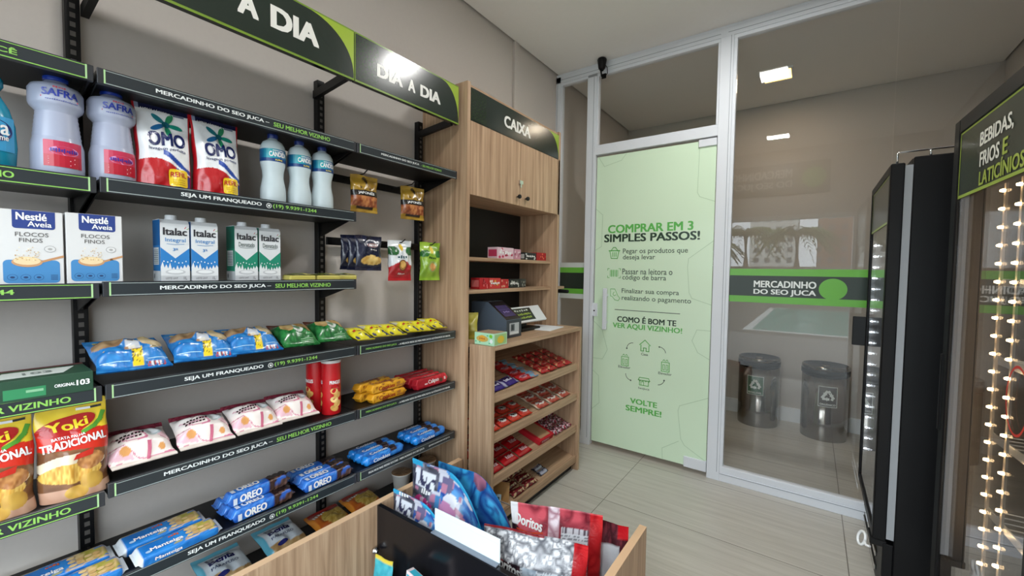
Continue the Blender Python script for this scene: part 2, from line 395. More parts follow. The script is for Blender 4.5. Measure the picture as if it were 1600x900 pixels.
# barcode
for i, x in enumerate((.508, .519, .528, .538, .550, .560, .571)): ds([(x, 1.385), (x, 1.432)], w=.004 + .003 * (i % 2))
for sx in (-1, 1):
    for sz in (-1, 1): ds([(.54 + sx * .052, 1.409 + sz * .022), (.54 + sx * .052, 1.409 + sz * .036), (.54 + sx * .038, 1.409 + sz * .036)], w=.004)
# hand with card
ds([(.515, 1.285), (.55, 1.285), (.575, 1.235), (.592, 1.215), (.58, 1.195), (.552, 1.2), (.53, 1.225), (.515, 1.23)], close=True, w=.004); ds([(.545, 1.262), (.535, 1.245), (.545, 1.232), (.56, 1.24)], w=.004)
# house
ds([(.758, .87), (.798, .908), (.838, .87)]); ds([(.768, .868), (.768, .824), (.788, .824), (.788, .848), (.808, .848), (.808, .824), (.829, .824), (.829, .868)])
for cx, cz in ((.646, .728), (.952, .726)):
    ds([(cx - .028, cz - .034), (cx + .028, cz - .034), (cx + .028, cz + .034), (cx - .028, cz + .034)], close=True, w=.005)
    for q in (-1, 1):
        ds([(cx + q * .012 - .006, cz - .022), (cx + q * .012 + .006, cz - .022), (cx + q * .012 + .006, cz + .016), (cx + q * .012 - .006, cz + .016)], close=True, w=.004)
        ds([(cx + q * .011 - .008, cz + .044), (cx + q * .011, cz + .054), (cx + q * .011 + .008, cz + .044)], w=.004)
# shop
ds([(.764, .62), (.832, .62), (.842, .6), (.754, .6)], close=True, w=.005); ds([(.764, .598), (.764, .562), (.832, .562), (.832, .598)], w=.005); ds([(.776, .562), (.776, .588), (.796, .588), (.796, .562)], w=.004)
for k in range(4): ds([(.757 + k * .022, .6), (.768 + k * .022, .592), (.777 + k * .022, .6)], w=.004)
def arcp(cx, cz, r, a0, a1, n=9): return [(cx + r * cos(radians(a0 + (a1 - a0) * i / n)), cz + r * sin(radians(a0 + (a1 - a0) * i / n))) for i in range(n + 1)]
for cx, cz, a0, a1, tip in ((.706, .83, 90, 180, 1), (.905, .822, 90, 10, 0), (.702, .632, 180, 262, 1), (.900, .633, 350, 275, 0)):
    p = arcp(cx, cz, .047, a0, a1); ds(p, G3, .004); e = p[-1] if tip else p[0]; df.ell(e[0], e[1], .006, .006, DP, G3, .0009, 10)
# faint hexagon outlines of the film pattern
for pts in ([(.39, 2.33), (.44, 2.25), (.58, 2.28), (.62, 2.33)], [(.378, 1.92), (.435, 1.87), (.43, 1.62), (.378, 1.59)], [(1.14, 2.29), (1.135, 1.98), (1.15, 1.95), (1.247, 1.91)],
            [(1.247, 1.64), (1.09, 1.52), (1.085, 1.46), (1.10, 1.28), (1.12, 1.24), (1.247, 1.2)], [(.378, .62), (.43, .58), (.44, .36), (.378, .3)], [(1.247, .55), (1.06, .46), (1.05, .42), (1.075, .22), (1.1, .18), (1.247, .1)],
            [(.95, .038), (.945, .12), (1.06, .2)], [(.378, 1.02), (.45, .96), (.5, .8), (.46, .72), (.378, .72)], [(1.247, .82), (1.17, .86), (1.13, .94), (1.16, 1.02), (1.247, 1.02)]):
    df.stroke(pts, .004, DP, (190, 218, 184))
df.build('film', M_plast, door)
hm = MB().box(.472, .504, D - .062, D - .042, .965, 1.29, bev=.004)
for z in (1.02, 1.235): hm.box(.480, .496, D - .045, D - .004, z - .01, z + .01)
hm.build('handle', M_alu, door)
MB().box(1.135, 1.25, D - .018, D + .018, 2.288, 2.338, bev=.002).build('hinge_patch', M_alu, door)
MB().box(1.10, 1.25, D - .018, D + .018, .03, .105, bev=.002).build('hinge_patch', M_alu, door)
lk = MB().box(.366, .408, D - .016, D + .016, 1.06, 1.165, bev=.002).build('lock', M_alu, door)
MB().lathe([(.006, 0), (.006, .003)], 12, o=(0, 0, 0)).build('keyhole', M_black, lk)
kh = lk.children[0]; kh.rotation_euler = (H90, 0, 0); kh.location = (.384, D - .0165, 1.105)
# white conduit on the left wall above the till
struct(MB().box(0, .022, 2.49, 2.54, 2.3, H, bev=.002), 'trim_2', M_wall)
# entrance jambs behind the camera
struct(MB().box(.2, .25, -.5, -.35, 0, 2.2).box(2.2, 2.25, -.5, -.35, 0, 2.2).box(.25, 2.2, -.5, -.35, 2.15, 2.2), 'trim_3', M_alu)

# ---- ceiling lamps (real fittings that light the place)
def lamp(name, x, y, w, d, power, temp, label, emis, col):
    t = empty(name, (x, y, H)); tag(t, label, 'lamp')
    f = MB()
    for a in ((-w / 2 - .015, -w / 2, -d / 2 - .015, d / 2 + .015), (w / 2, w / 2 + .015, -d / 2 - .015, d / 2 + .015), (-w / 2, w / 2, -d / 2 - .015, -d / 2), (-w / 2, w / 2, d / 2, d / 2 + .015)):
        f.box(a[0], a[1], a[2], a[3], -.012, 0)
    f.build('frame', M_white, t)
    m = simple(name + '_diffuser', (255, 255, 255), .5, emit=col, es=emis)
    MB().box(-w / 2, w / 2, -d / 2, d / 2, -.006, 0).build('diffuser', m, t)
    l = bpy.data.lights.new(name + '_light', 'AREA'); l.shape = 'RECTANGLE'; l.size = w; l.size_y = d; l.energy = power; l.color = temp
    lo = bpy.data.objects.new(name + '_light', l); COL.objects.link(lo); lo.location = (0, 0, -.02); lo.parent = t
lamp('ceiling_lamp', 1.42, .38, .22, .14, LAMP_ROOM, (1, .99, .97), 'recessed white ceiling lamp nearest the entrance', 14, (255, 250, 240))
lamp('ceiling_lamp', 1.495, 2.23, .19, .19, LAMP_ROOM, (1, .99, .97), 'recessed white ceiling lamp in front of the glass partition', 14, (255, 250, 240))
lamp('ceiling_lamp', 1.515, 4.12, .19, .20, LAMP_CORR, (1, .88, .72), 'warm square ceiling lamp glowing in the corridor behind the glass', 6, (255, 190, 90))

# ---- sign on the wall above the entrance, facing into the shop
es = MB(); EP = lambda u, v, e: (u, YB + .02 + e, v)
es.box(.65, 1.95, YB, YB + .02, 2.46, 2.88, (44, 52, 44), .008)
es.text('MERCADINHO', (1.55, 2.69, .83, 2.8), EP, (236, 236, 230), .035); es.text('DO SEO JUCA', (1.55, 2.54, .83, 2.65), EP, (236, 236, 230), .035)
es.ell(1.78, 2.67, .13, .13, EP, GREEN)
tag(es.build('entrance_sign', M_plast), 'dark green shop sign over the entrance, mirrored faintly in the glass partition', 'sign')

# ---- outdoors beyond the entrance (seen mirrored in the glass)
M_ground = noisy('concrete_paving', (96, 94, 90), (108, 106, 101), 3, .8)
M_leaf = noisy('palm_leaf', (62, 84, 34), (96, 116, 52), 9, .6)
M_bark = noisy('palm_bark', (112, 96, 76), (140, 124, 100), 20, .9)
struct(MB().box(-45, 50, -75, -5.2, -.14, -.02), 'ground', M_ground)
struct(MB().box(-12, 15, -5.2, -.5, -.14, -.004), 'ground_apron', noisy('pale_paving', (126, 125, 122), (134, 132, 129), 2, .75))
struct(MB().box(-45, 50, -25, -24.7, -.02, 1.9), 'wall_garden', noisy('render', (128, 122, 112), (150, 144, 132), 2, .9))
pl = MB().box(.4, 4.2, -14.5, -5.9, -.02, 0, (226, 228, 224)).box(.6, 4.0, -14.3, -6.1, 0, .006, (72, 150, 138)); struct(pl, 'pool', M_plast)
def palm(x, y, h, s, label):
    t = empty('palm_tree', (x, y, 0)); tag(t, label, 'tree', 'palms beyond the pool')
    MB().tube([(0, 0, 0), (.1, 0, h * .5), (.05, 0, h)], .14, 8).build('trunk', M_bark, t)
    f = MB()
    for k in range(30):
        a = k * 2.4; up = .2 + .9 * hsh(k, s)
        for j in range(12):
            u = j / 11; r = 1.7 * u; z = h + up * 1.3 * u - 1.7 * u * u
            cx, cy = r * cos(a), r * sin(a); nx, ny = -sin(a), cos(a); L = .42 * sin(pi * min(1, u + .12))
            for q in (-1, 1):
                f.poly([(cx, cy, z), (cx + .12 * cos(a), cy + .12 * sin(a), z), (cx + q * nx * L + .3 * cos(a), cy + q * ny * L + .3 * sin(a), z - .28)])
    f.build('crown', M_leaf, t)
palm(-1.25, -19.7, 3.7, 1, 'palm tree beyond the pool, mirrored leftmost in the glass'); palm(1.05, -19.7, 3.6, 2, 'palm tree beyond the pool, mirrored in the middle of the glass'); palm(-3.4, -22, 3.2, 3, 'shorter palm tree beyond the pool, mirrored beside the partition post')
def block(x, y, w, d, h, col, label):
    t = empty('apartment_block', (x, y, 0)); tag(t, label, 'building', 'buildings beyond the garden')
    m, nt, b = nmat('facade'); bt = N(nt, 'ShaderNodeTexBrick', offset=0.0); tc = N(nt, 'ShaderNodeTexCoord'); mp = N(nt, 'ShaderNodeMapping'); mp.inputs['Rotation'].default_value = (H90, 0, 0)
    nt.links.new(tc.outputs['Object'], mp.inputs[0]); nt.links.new(mp.outputs[0], bt.inputs['Vector']); nt.links.new(bt.outputs[0], b.inputs['Base Color'])
    for k, c in ((1, (84, 90, 96)), (2, (112, 118, 122)), (3, col)): bt.inputs[k].default_value = (*lin(c), 1)
    bt.inputs['Scale'].default_value = 1.0; bt.inputs['Mortar Size'].default_value = .30; bt.inputs['Mortar Smooth'].default_value = 0; bt.inputs['Brick Width'].default_value = 1.15; bt.inputs['Row Height'].default_value = 1.25
    MB().box(-w / 2, w / 2, -d, 0, 0, h).build('wall', m, t)
    MB().box(-w / 2 - .2, w / 2 + .2, -d - .2, .2, h, h + .3, col).build('roof', M_matte, t)
block(5.2, -54, 6, 6, 17, (150, 108, 88), 'brick red apartment block mirrored in the glass'); block(-2.2, -54, 5, 6, 20, (222, 222, 216), 'white apartment block mirrored in the glass'); block(16, -64, 7, 6, 16, (196, 192, 186), 'grey apartment block far beyond the garden')

# ================================================================== WALL SHELVING
LEV = (1.926, 1.648, 1.375, 1.101, .833, .567)       # front lip tops
FX = .297                                             # front of the shelves
DECK = -.006                                          # deck below the lip top
LBLK, LWH, LGR = (38, 45, 49), (232, 236, 234), (142, 198, 92)
def upright(y, z0, z1, label):
    m = MB().box(.004, .036, y - .016, y + .016, z0, z1, bev=.001)
    o = m.build('shelf_upright', M_black); o.location = (0, 0, 0); tag(o, label, 'shelf upright', 'slotted uprights of the wall shelving')
    s = MB(); z = z0 + .02
    while z < z1 - .03:
        s.rect(y - .006, z, y + .006, z + .014, lambda u, v, e: (.036 + e, u, v), (92, 88, 84), .0006); z += .0265
    s.build('slots', M_matte, o)
upright(.264, .02, 2.28, 'black slotted upright at the left beside the oat boxes'); upright(1.02, .02, 2.232, 'black slotted upright behind the red chip cans'); upright(1.592, .02, 2.222, 'black slotted upright against the oak side panel')
def shelf(y0, y1, ztop, label, txt, lit=False, depth=FX):
    t = empty('wall_shelf', (0, (y0 + y1) / 2, ztop)); tag(t, label, 'shelf')
    w = (y1 - y0) / 2
    MB().box(.04, depth - .014, -w, w, DECK - .026, DECK).build('deck', M_black, t)
    br = lambda yy: MB().prism([(.036, -.09), (.05, -.09), (depth - .04, -.034), (depth - .03, DECK - .0262), (.036, DECK - .0262)], 1, yy - .0015, yy + .0015).build('bracket', M_black, t)
    br(-w + .004); br(w - .004)
    p = MB().box(depth - .0138, depth - .002, -w, w, -.04, 0, (44, 46, 50), .001)
    mp = lambda u, v, e: (depth - .002 + e, u, v)
    p.rect(-w + .012, -.0375, w - .012, -.002, mp, LBLK, .0006)
    edge = LGR if lit else (150, 160, 158)
    p.rect(-w + .012, -.0052, w - .012, -.0035, mp, edge, .001); p.rect(-w + .012, -.0375, w - .012, -.0352, mp, edge, .001)
    p.rect(-w + .012, -.0375, -w + .0155, -.002, mp, (170, 210, 150), .0012)
    if lit: p.rect(w - .0155, -.0375, w - .012, -.002, mp, (170, 210, 150), .0012)
    ps = p.build('price_strip', M_plast, t)
    if txt:
        l = MB(); my = (y0 + y1) / 2
        for s, a, b, c, h in txt:
            if s == '@':                               # round messenger mark before the phone number
                cx = (a + b) / 2 - my; l.ell(cx, -.0205, .0085, .0085, mp, LWH, .0012); l.ell(cx, -.0205, .0066, .0066, mp, LBLK, .0016); l.ell(cx, -.0205, .0036, .0036, mp, LWH, .002)
            else: l.text(s, (a - my, -.0205 - h / 2, b - my, -.0205 + h / 2), mp, c, .03, .0012)
        l.build('lettering', M_plast, ps)
    return t
A1 = [('MERCADINHO DO SEO JUCA –', .385, .686, LWH, .0145), ('SEU MELHOR VIZINHO', .70, .905, LGR, .0145)]
A2 = [('SEJA UM FRANQUEADO', .438, .659, LWH, .0145), ('@', .672, .692, LWH, .015), ('(19) 9.9391-1244', .695, .850, LGR, .0155)]
NM = ('topmost', 'second from the top', 'third from the top', 'fourth from the top', 'fifth from the top', 'sixth from the top')
ON = ('empty black shelf above the bleach bottles', 'black shelf under the bleach bottles and detergent pouches', 'black shelf under the milk cartons', 'black shelf under the blue and green cracker bags', 'black shelf under the pink bags and chip cans', 'black shelf under the blue cookie packs')
for i, z in enumerate(LEV): shelf(.267, 1.0185, z, ON[i], A1 if i % 2 == 0 else A2)
shelf(.267, 1.0185, .296, 'lowest black shelf under the pasta bags, behind the oak bin', None)
L0 = [('VOCÊ', .06, .134, LGR, .015)], [('SEU MELHOR VIZINHO', -.1, .123, LGR, .0155)], [('(19) 9.9391-1244', -.07, .117, LGR, .0155)], [('SEU MELHOR VIZINHO', -.05, .203, LGR, .0155)], [('SEU MELHOR VIZINHO', -.06, .197, LGR, .0155)], None
L0n = ('black shelf at the left edge above the teal bottle', 'black shelf at the left edge under the teal bottle', 'black shelf at the left edge under the oat boxes', 'black shelf at the left edge under the green filter box', 'black shelf at the left edge under the yellow potato stick bags', 'black shelf at the bottom left corner')
L0z = (1.926, 1.644, 1.371, 1.100, .818, .567)
for i, z in enumerate(L0z): shelf(-.30, .2605, z, L0n[i], L0[i], True)
S2 = ('MERCADINHO DO SEO JUCA', 1.062, 1.222, LGR, .010), ('- A MELHOR REDE DE MINI MERCADOS AUTÔNOMOS DO BRASIL', 1.232, 1.566, LWH, .0105)
for z, lab, tx in ((LEV[0], 'empty black shelf below the smaller green sign, beside the cabinet', [('MERCADINHO DO SEO JUCA', 1.138, 1.349, LWH, .011), ('– SEU MELHOR VIZINHO', 1.36, 1.494, LGR, .010)]),
                   (LEV[3], 'black shelf under the yellow noodle packs, beside the cabinet', S2), (LEV[4], 'black shelf under the orange and red biscuit packs, beside the cabinet', S2),
                   (LEV[5], 'black shelf under the bright blue biscuit rolls, beside the cabinet', [('SIGA-NOS NAS REDES SOCIAIS - MERCADINHO DO SEO JUCA', 1.074, 1.39, LWH, .011), ('@MERCADINHODOSEOJUCA', 1.42, 1.567, LWH, .008)])):
    shelf(1.0225, 1.607, z, lab, tx)
shelf(1.0225, 1.607, .296, 'lowest black shelf under the instant noodle cups, behind the oak bin', None)

# hook rails of the right bay
def hook_rail(z, ys, label):
    t = empty('hook_rail', (0, 1.306, z)); tag(t, label, 'hook rail')
    MB().box(.037, .047, -.268, .268, -.017, .017, bev=.001).build('bar', M_black, t)
    for y in ys:
        MB().tube([(.046, y - 1.306, .004), (.12, y - 1.306, .004), (.2, y - 1.306, .006), (.225, y - 1.306, .02)], .0028, 8).build('hook', M_black, t)
hook_rail(1.825, (1.120, 1.388), 'black hook rail holding the two gold snack bags'); hook_rail(1.54, (1.135, 1.328, 1.525), 'black hook rail holding the navy, white and green snack bags')

# ---- header signs
def hexpat(b, mp, x0, x1, z0, z1, c, r=.017, w=.0012):
    dx, dz = r * sqrt(3), r * 1.5; k = 0
    z = z0 - r
    while z < z1 + r:
        x = x0 - dx + (dx / 2 if k % 2 else 0)
        while x < x1 + dx:
            p = [(x + r * cos(radians(90 + 60 * i)), z + r * sin(radians(90 + 60 * i))) for i in range(6)]
            segs = [(p[0], p[1]), (p[1], p[2]), (p[0], p[5]), ((x, z), p[1]), ((x, z), p[5]), ((x, z), p[3])]
            for a, q in segs:
                if all(x0 <= s[0] <= x1 and z0 <= s[1] <= z1 for s in (a, q)): b.stroke([a, q], w, mp, c, .0006)
            x += dx
        z += dz; k += 1
def header(y0, y1, z0, z1, x, words, label, arms, hexw, swoosh):
    cy = (y0 + y1) / 2; w = (y1 - y0) / 2; h = (z1 - z0) / 2
    t = empty('header_sign', (x, cy, (z0 + z1) / 2)); tag(t, label, 'sign')
    mp = lambda u, v, e: (e, u, v)
    p = MB().box(-.022, -.0004, -w, w, -h, h, (26, 30, 26), .001)
    p.rect(-w, -h, w, h, mp, (120, 150, 52), .0)
    p.rect(-w + .003, -h + .008, w - .003, h - .006, mp, (32, 44, 36), .0005)
    hexpat(p, mp, -w + .006, -w + hexw, -h + .012, h - .01, (58, 84, 48))
    # lime corner sweep at the right end
    sw = [(w - .003, h - .006), (w - .003, -h * .75)] + [(w - .004 - swoosh * (1 - cos(a)) , -h * .75 + (1.75 * h - .006) * sin(a)) for a in [i * pi / 2 / 14 for i in range(1, 15)]]
    p.shape(sw, mp, (160, 186, 62), .0008)
    pn = p.build('panel', M_gloss, t)
    for s, a, b, q0, q1 in words: MB().text(s, (a - cy, q0 - (z0 + z1) / 2, b - cy, q1 - (z0 + z1) / 2), mp, (236, 236, 230), .055, .0014).build('lettering', M_plast, pn)
    for y, zz in arms:
        MB().obox((-.262, y - cy - .009, zz - .035 - (z0 + z1) / 2), (.24, 0, .022), (0, .018, 0), (0, 0, .032)).build('arm', M_black, t)
    return t
header(.268, 1.0085, 2.164, 2.357, .297, [('DIA', .345, .522, 2.226, 2.296), ('A', .592, .655, 2.226, 2.296), ('DIA', .692, .862, 2.226, 2.300)], 'longer dark green header sign with white lettering above the bleach bottles', ((.29, 2.18), (.992, 2.18)), .13, .19)
header(1.0115, 1.612, 2.164, 2.357, .297, [('DIA', 1.114, 1.250, 2.222, 2.275), ('A', 1.280, 1.322, 2.222, 2.275), ('DIA', 1.352, 1.482, 2.222, 2.275)], 'shorter dark green header sign with glare, beside the oak cabinet', ((1.585, 2.172),), .12, .12)

# ================================================================== OAK CHECKOUT CABINET
TX, TY0, TY1 = .335, 1.637, 2.617
cab = empty('checkout_cabinet', (0, TY0, 0)); tag(cab, 'tall oak cabinet with two upper doors and an open dark niche over the counter', 'cabinet')
def C(mb, name, mat, bevel=.0015): o = mb.build(name, mat, cab, bevel); o.location = (0, -TY0, 0); return o
C(MB().box(.002, TX, TY0, TY0 + .026, 0, 2.39), 'side_panel', M_woodv)
C(MB().box(.002, TX, TY1 - .026, TY1, 1.028, 2.39), 'side_panel', M_woodv)
C(MB().box(.002, TX - .012, TY0 + .026, TY1 - .026, 2.365, 2.385), 'top_panel', M_woody)
C(MB().box(.002, TX - .012, TY0 + .026, TY1 - .026, 1.822, 1.845), 'niche_ceiling', M_woody)
C(MB().box(.012, .018, TY0 + .026, TY1 - .026, 1.028, 1.822), 'back_panel', M_dark, 0)
my = 2.123
for a, b, ky in ((TY0 + .028, my - .0015, my - .032), (my + .0015, TY1 - .004, my + .058)):
    d = C(MB().box(TX - .018, TX, a, b, 1.815, 2.196), 'door', M_woodv)
    k = MB().lathe([(.0045, 0), (.0045, .012), (.012, .014), (.013, .022), (.011, .027)], 16).build('knob', M_black, d)
    k.rotation_euler = (0, H90, 0); k.location = (TX, ky, 1.865)
lt = MB().box(TX, TX + .012, my - .018, my + .018, 1.945, 1.968, bev=.002).box(TX, TX + .009, my - .006, my + .006, 1.925, 1.946); C(lt, 'latch', M_chrome, 0)
sp = MB(); mpc = lambda u, v, e: (TX + .001 + e, u, v)
sp.box(TX - .018, TX, TY0 + .027, TY1 - .03, 2.198, 2.365, (32, 44, 36))
sp.rect(TY0 + .028, 2.2, TY1 - .03, 2.363, mpc, (32, 44, 36), .0)
hexpat(sp, mpc, TY0 + .03, TY0 + .16, 2.2, 2.36, (62, 82, 44))
sp.shape([(TY1 - .03, 2.363), (TY1 - .03, 2.2)] + [(TY1 - .031 - .15 * (1 - cos(a)), 2.2 + .163 * sin(a)) for a in [i * pi / 28 for i in range(1, 15)]], mpc, (150, 180, 60), .0006)
sgn = C(sp, 'sign_board', M_gloss, 0)
tl = MB().text('CAIXA', (1.95, 2.246, 2.225, 2.312), mpc, (236, 236, 230), .045, .0012).build('lettering', M_plast, sgn)
C(MB().box(.02, .285, TY0 + .026, TY1 - .026, 1.470, 1.490), 'niche_shelf', M_woody)
C(MB().prism([(.02, TY0 + .026), (.285, TY0 + .026), (.285, 2.80), (.02, 2.80)], 2, 1.287, 1.307), 'niche_shelf', M_woody)
# lower unit with sloping sweet trays
LX, LY0, LY1, LZ = .492, 1.668, 2.690, 1.027
def tilt(x0, z0, x1, z1, th, y0, y1):         # sloping board seen edge-on in x,z
    d = Vector((x1 - x0, z1 - z0)).normalized(); n = Vector((-d.y, d.x)) * th
    return [(x0, z0), (x1, z1), (x1 + n.x, z1 + n.y), (x0 + n.x, z0 + n.y)], y0, y1
lo = empty('sweets_unit', (0, LY0, 0)); tag(lo, 'low oak counter unit with four sloping sweet trays', 'cabinet')
def Lo(mb, name, mat, bevel=.0015): o = mb.build(name, mat, lo, bevel); o.location = (0, -LY0, 0); return o
Lo(MB().box(TX + .003, LX, LY0, LY0 + .024, .0, LZ), 'side_panel', M_woodv)
Lo(MB().box(.002, LX, LY1 - .024, LY1, 0, LZ), 'side_panel', M_woodv)
Lo(MB().box(.002, LX, LY0 + .024, LY1 - .024, LZ - .024, LZ), 'counter_top', M_woody)
Lo(MB().box(.002, .012, LY0 + .024, LY1 - .024, .02, LZ - .024), 'back_panel', M_dark, 0)
Lo(MB().box(.012, LX - .05, LY0 + .024, LY1 - .024, 0.0, .05), 'plinth', M_dark, 0)
TRAY = (.742, .527, .296, .075)
SL = .30                                       # slope of the trays
for z in TRAY:
    pts, a, b = tilt(LX - .03, z, .03, z + (LX - .06) * SL, -.016, LY0 + .025, LY1 - .025)
    tr = Lo(MB().prism(pts, 1, a, b), 'tray', M_woody, 0)
    MB().box(LX - .03, LX - .013, LY0 + .025, LY1 - .025, z - .018, z + .03).build('front_lip', M_woody, tr, .0015)

# ================================================================== OAK DISPLAY BIN in the foreground
BX0, BX1, BY0, BY1, BZ = .312, 1.312, .30, 1.618, .42
bn = empty('display_bin', (.8, 1.0, 0)); tag(bn, 'open oak display bin with black divider in the foreground', 'display bin')
def Bn(mb, name, mat, bevel=.0015): o = mb.build(name, mat, bn, bevel); o.location = (-.8, -1.0, 0); return o
Bn(MB().box(BX0, BX0 + .028, BY0, BY1, 0, BZ), 'side_panel', M_woodv)
Bn(MB().box(BX1 - .028, BX1, 1.095, BY1, 0, BZ), 'side_panel', M_woodv)
Bn(MB().box(BX0, BX0 + .028, BY0, BY1, BZ, BZ + .0015, (226, 190, 152)), 'edge_highlight', M_matte, 0); Bn(MB().box(BX1 - .028, BX1, 1.095, BY1, BZ, BZ + .0015, (214, 178, 140)), 'edge_highlight', M_matte, 0)  # pale strips added to paint the highlight along the top edges
Bn(MB().box(BX0 + .028, BX1 - .028, 1.085, 1.105, .09, BZ - .002), 'divider', M_blackg)
Bn(MB().box(BX0 + .028, BX1 - .028, BY0, 1.085, .07, .09), 'floor_panel', M_blackg)
Bn(MB().box(BX0 + .028, BX1 - .028, 1.105, BY1 - .02, .07, .09), 'floor_panel', M_blackg)
Bn(MB().box(BX0 + .03, BX1 - .03, 1.515, 1.520, .09, .352), 'front_pane', M_acr, 0); Bn(MB().box(BX0 + .03, BX1 - .03, 1.5148, 1.5202, .350, .3535, (150, 142, 134)).box(BX0 + .03, BX0 + .033, 1.5148, 1.5202, .09, .350, (150, 142, 134)), 'pane_edge', M_plast, 0)
kn = MB().lathe([(.007, 0), (.007, .006), (.013, .008), (.013, .016), (.006, .020), (.006, .03)], 18).build('shelf_pin', M_chrome, bn)
kn.rotation_euler = (0, H90, 0); kn.location = (BX0 + .029 - .8, 1.065 - 1.0, .236)
hp = MB().box(.662, .975, 1.108, 1.113, BZ - .006, .506, (228, 240, 246), .001).box(.662, .975, 1.088, 1.113, BZ - .001, BZ + .003, (120, 130, 142))  # grey of the foot paints the reflection along the divider top
hp.rect(.664, .488, .973, .4885, lambda u, v, e: (u, 1.108 - e, v), (196, 210, 218))
tag(hp.build('price_holder', M_plast), 'blank white price holder clipped on the black divider of the bin', 'price holder')

# ================================================================== GLASS-DOOR FRIDGES
M_shell = noisy('black_fridge_shell', (9, 9, 11), (13, 13, 15), 200, .45, .05, spec=.25)
M_led = simple('led', (255, 244, 225), .4, emit=(255, 214, 160), es=30)
M_wire = simple('wire_shelf', (190, 192, 192), .35, .6)
M_inner = simple('fridge_liner', (74, 68, 62), .5)
M_gask = simple('dark_gasket', (62, 58, 54), .5)
M_ledw = simple('white_led', (255, 255, 250), .4, emit=(236, 246, 255), es=16)
M_inner2 = simple('fridge_liner_white', (196, 200, 198), .5)
def fridge(name, loc, rz, w, d, h, label, words, led, liner, rod, hh, hz):
    t = empty(name, loc, rz); tag(t, label, 'fridge')
    hw, f, b = w / 2, -d / 2, d / 2; z0, z1 = .285, h - .02
    body = MB().box(-hw, -hw + .04, f + .07, b, .05, h, bev=.004).box(hw - .04, hw, f + .07, b, .05, h, bev=.004).box(-hw + .04, hw - .04, b - .04, b, .05, h).box(-hw + .04, hw - .04, f + .07, b - .04, h - .05, h).box(-hw + .04, hw - .04, f + .07, b - .04, .05, .31)
    body.build('body', M_shell, t)
    li = MB(); x0, x1, ya, yb_, za, zb = -hw + .041, hw - .041, f + .072, b - .041, .311, h - .051
    li.poly([(x0, yb_, za), (x1, yb_, za), (x1, yb_, zb), (x0, yb_, zb)]).poly([(x0, ya, za), (x0, yb_, za), (x0, yb_, zb), (x0, ya, zb)]).poly([(x1, ya, za), (x1, yb_, za), (x1, yb_, zb), (x1, ya, zb)]).poly([(x0, ya, za), (x1, ya, za), (x1, yb_, za), (x0, yb_, za)]).poly([(x0, ya, zb), (x1, ya, zb), (x1, yb_, zb), (x0, yb_, zb)])
    li.build('liner', liner, t)
    for z in (.36, .62, .88, 1.14, 1.40):
        s = MB()
        for k in range(15): x = x0 + .012 + (x1 - x0 - .024) * k / 14; s.tube([(x, ya + .05, z), (x, yb_ - .03, z)], .0022, 5)
        for y in (ya + .05, (ya + yb_) / 2, yb_ - .03): s.tube([(x0 + .004, y, z + .003), (x1 - .004, y, z + .003)], .0032, 6)
        s.box(x0 + .004, x1 - .004, ya + .044, ya + .048, z - .012, z + .014); s.build('wire_shelf', M_wire, t)
    # door
    dr = MB(); t0, t1 = f, f + .045; s = .052 if led == 1 else .036
    dr.box(-hw, -hw + s, t0, t1, z0, z1, bev=.004).box(hw - s, hw, t0, t1, z0, z1, bev=.004).box(-hw + s, hw - s, t0, t1, z1 - s, z1, bev=.003).box(-hw + s, hw - s, t0, t1, z0, z0 + s, bev=.003)
    door = dr.build('door_frame', M_shell, t)
    MB().box(-hw + s, hw - s, t0 + .006, t0 + .012, z0 + s, z1 - s).build('door_glass', M_fglass, door)
    MB().box(-hw + s, -hw + s + .003, t0 + .013, t1, z0 + s, z1 - s).box(-hw + .006, -hw + .0405, t1, f + .07, z0 + .01, z1 - .01).box(hw - .0405, hw - .006, t1, f + .07, z0 + .01, z1 - .01).box(-hw + .0405, hw - .0405, t1, f + .07, z1 - .03, z1 - .012).box(-hw + .0405, hw - .0405, t1, f + .07, z0 + .012, z0 + .03).build('gasket', M_grey if led != 1 else M_gask, door)
    mp = lambda u, v, e: (u, t0 + .0045 - e, v)
    hd = MB(); hz0, hz1 = h - hh, z1 - s + .002
    hd.rect(-hw + s, hz0, hw - s, hz1, mp, (40, 46, 36), 0); hd.rect(-hw + s, hz0, hw - s, hz0 + .010, mp, (150, 172, 66), .0006); hd.rect(-hw + s, hz1 - .008, hw - s, hz1, mp, (150, 172, 66), .0006); hd.rect(-hw + s, hz0, -hw + s + .006, hz1, mp, (150, 172, 66), .0006)
    hexpat(hd, mp, -hw + s + .01, -hw + s + .15, hz0 + .014, hz1 - .012, (62, 74, 48), .02, .0014)
    he = hd.build('header_panel', M_plast, door)
    for tx, a, c, e0, e1, col in words: MB().text(tx, (a, e0, c, e1), mp, col, .03, .0014).build('lettering', M_plast, he)
    hdl = MB().box(-hw + .004, -hw + .020, f - hz[2], f + .004, hz[0], hz[1], bev=.003)
    hdl.build('handle', M_black, door)
    # machine compartment grille
    g = MB().box(-hw, hw, f + .035, f + .07, .03, .275, bev=.003); gr = g.build('grille', M_shell, t)
    c = MB()
    for k in range(3): c.box(-hw + .05, hw - .14, f + .027, f + .0345, .075 + k * .062, .100 + k * .062, bev=.002)
    c.build('vent_trim', M_chrome, gr)
    for sx in (-1, 1):
        for yy in (f + .12, b - .06):
            q = MB().lathe([(.02, 0), (.02, .012), (.012, .014), (.012, .05)], 14).build('foot', M_black, t); q.location = (sx * (hw - .06), yy, 0)
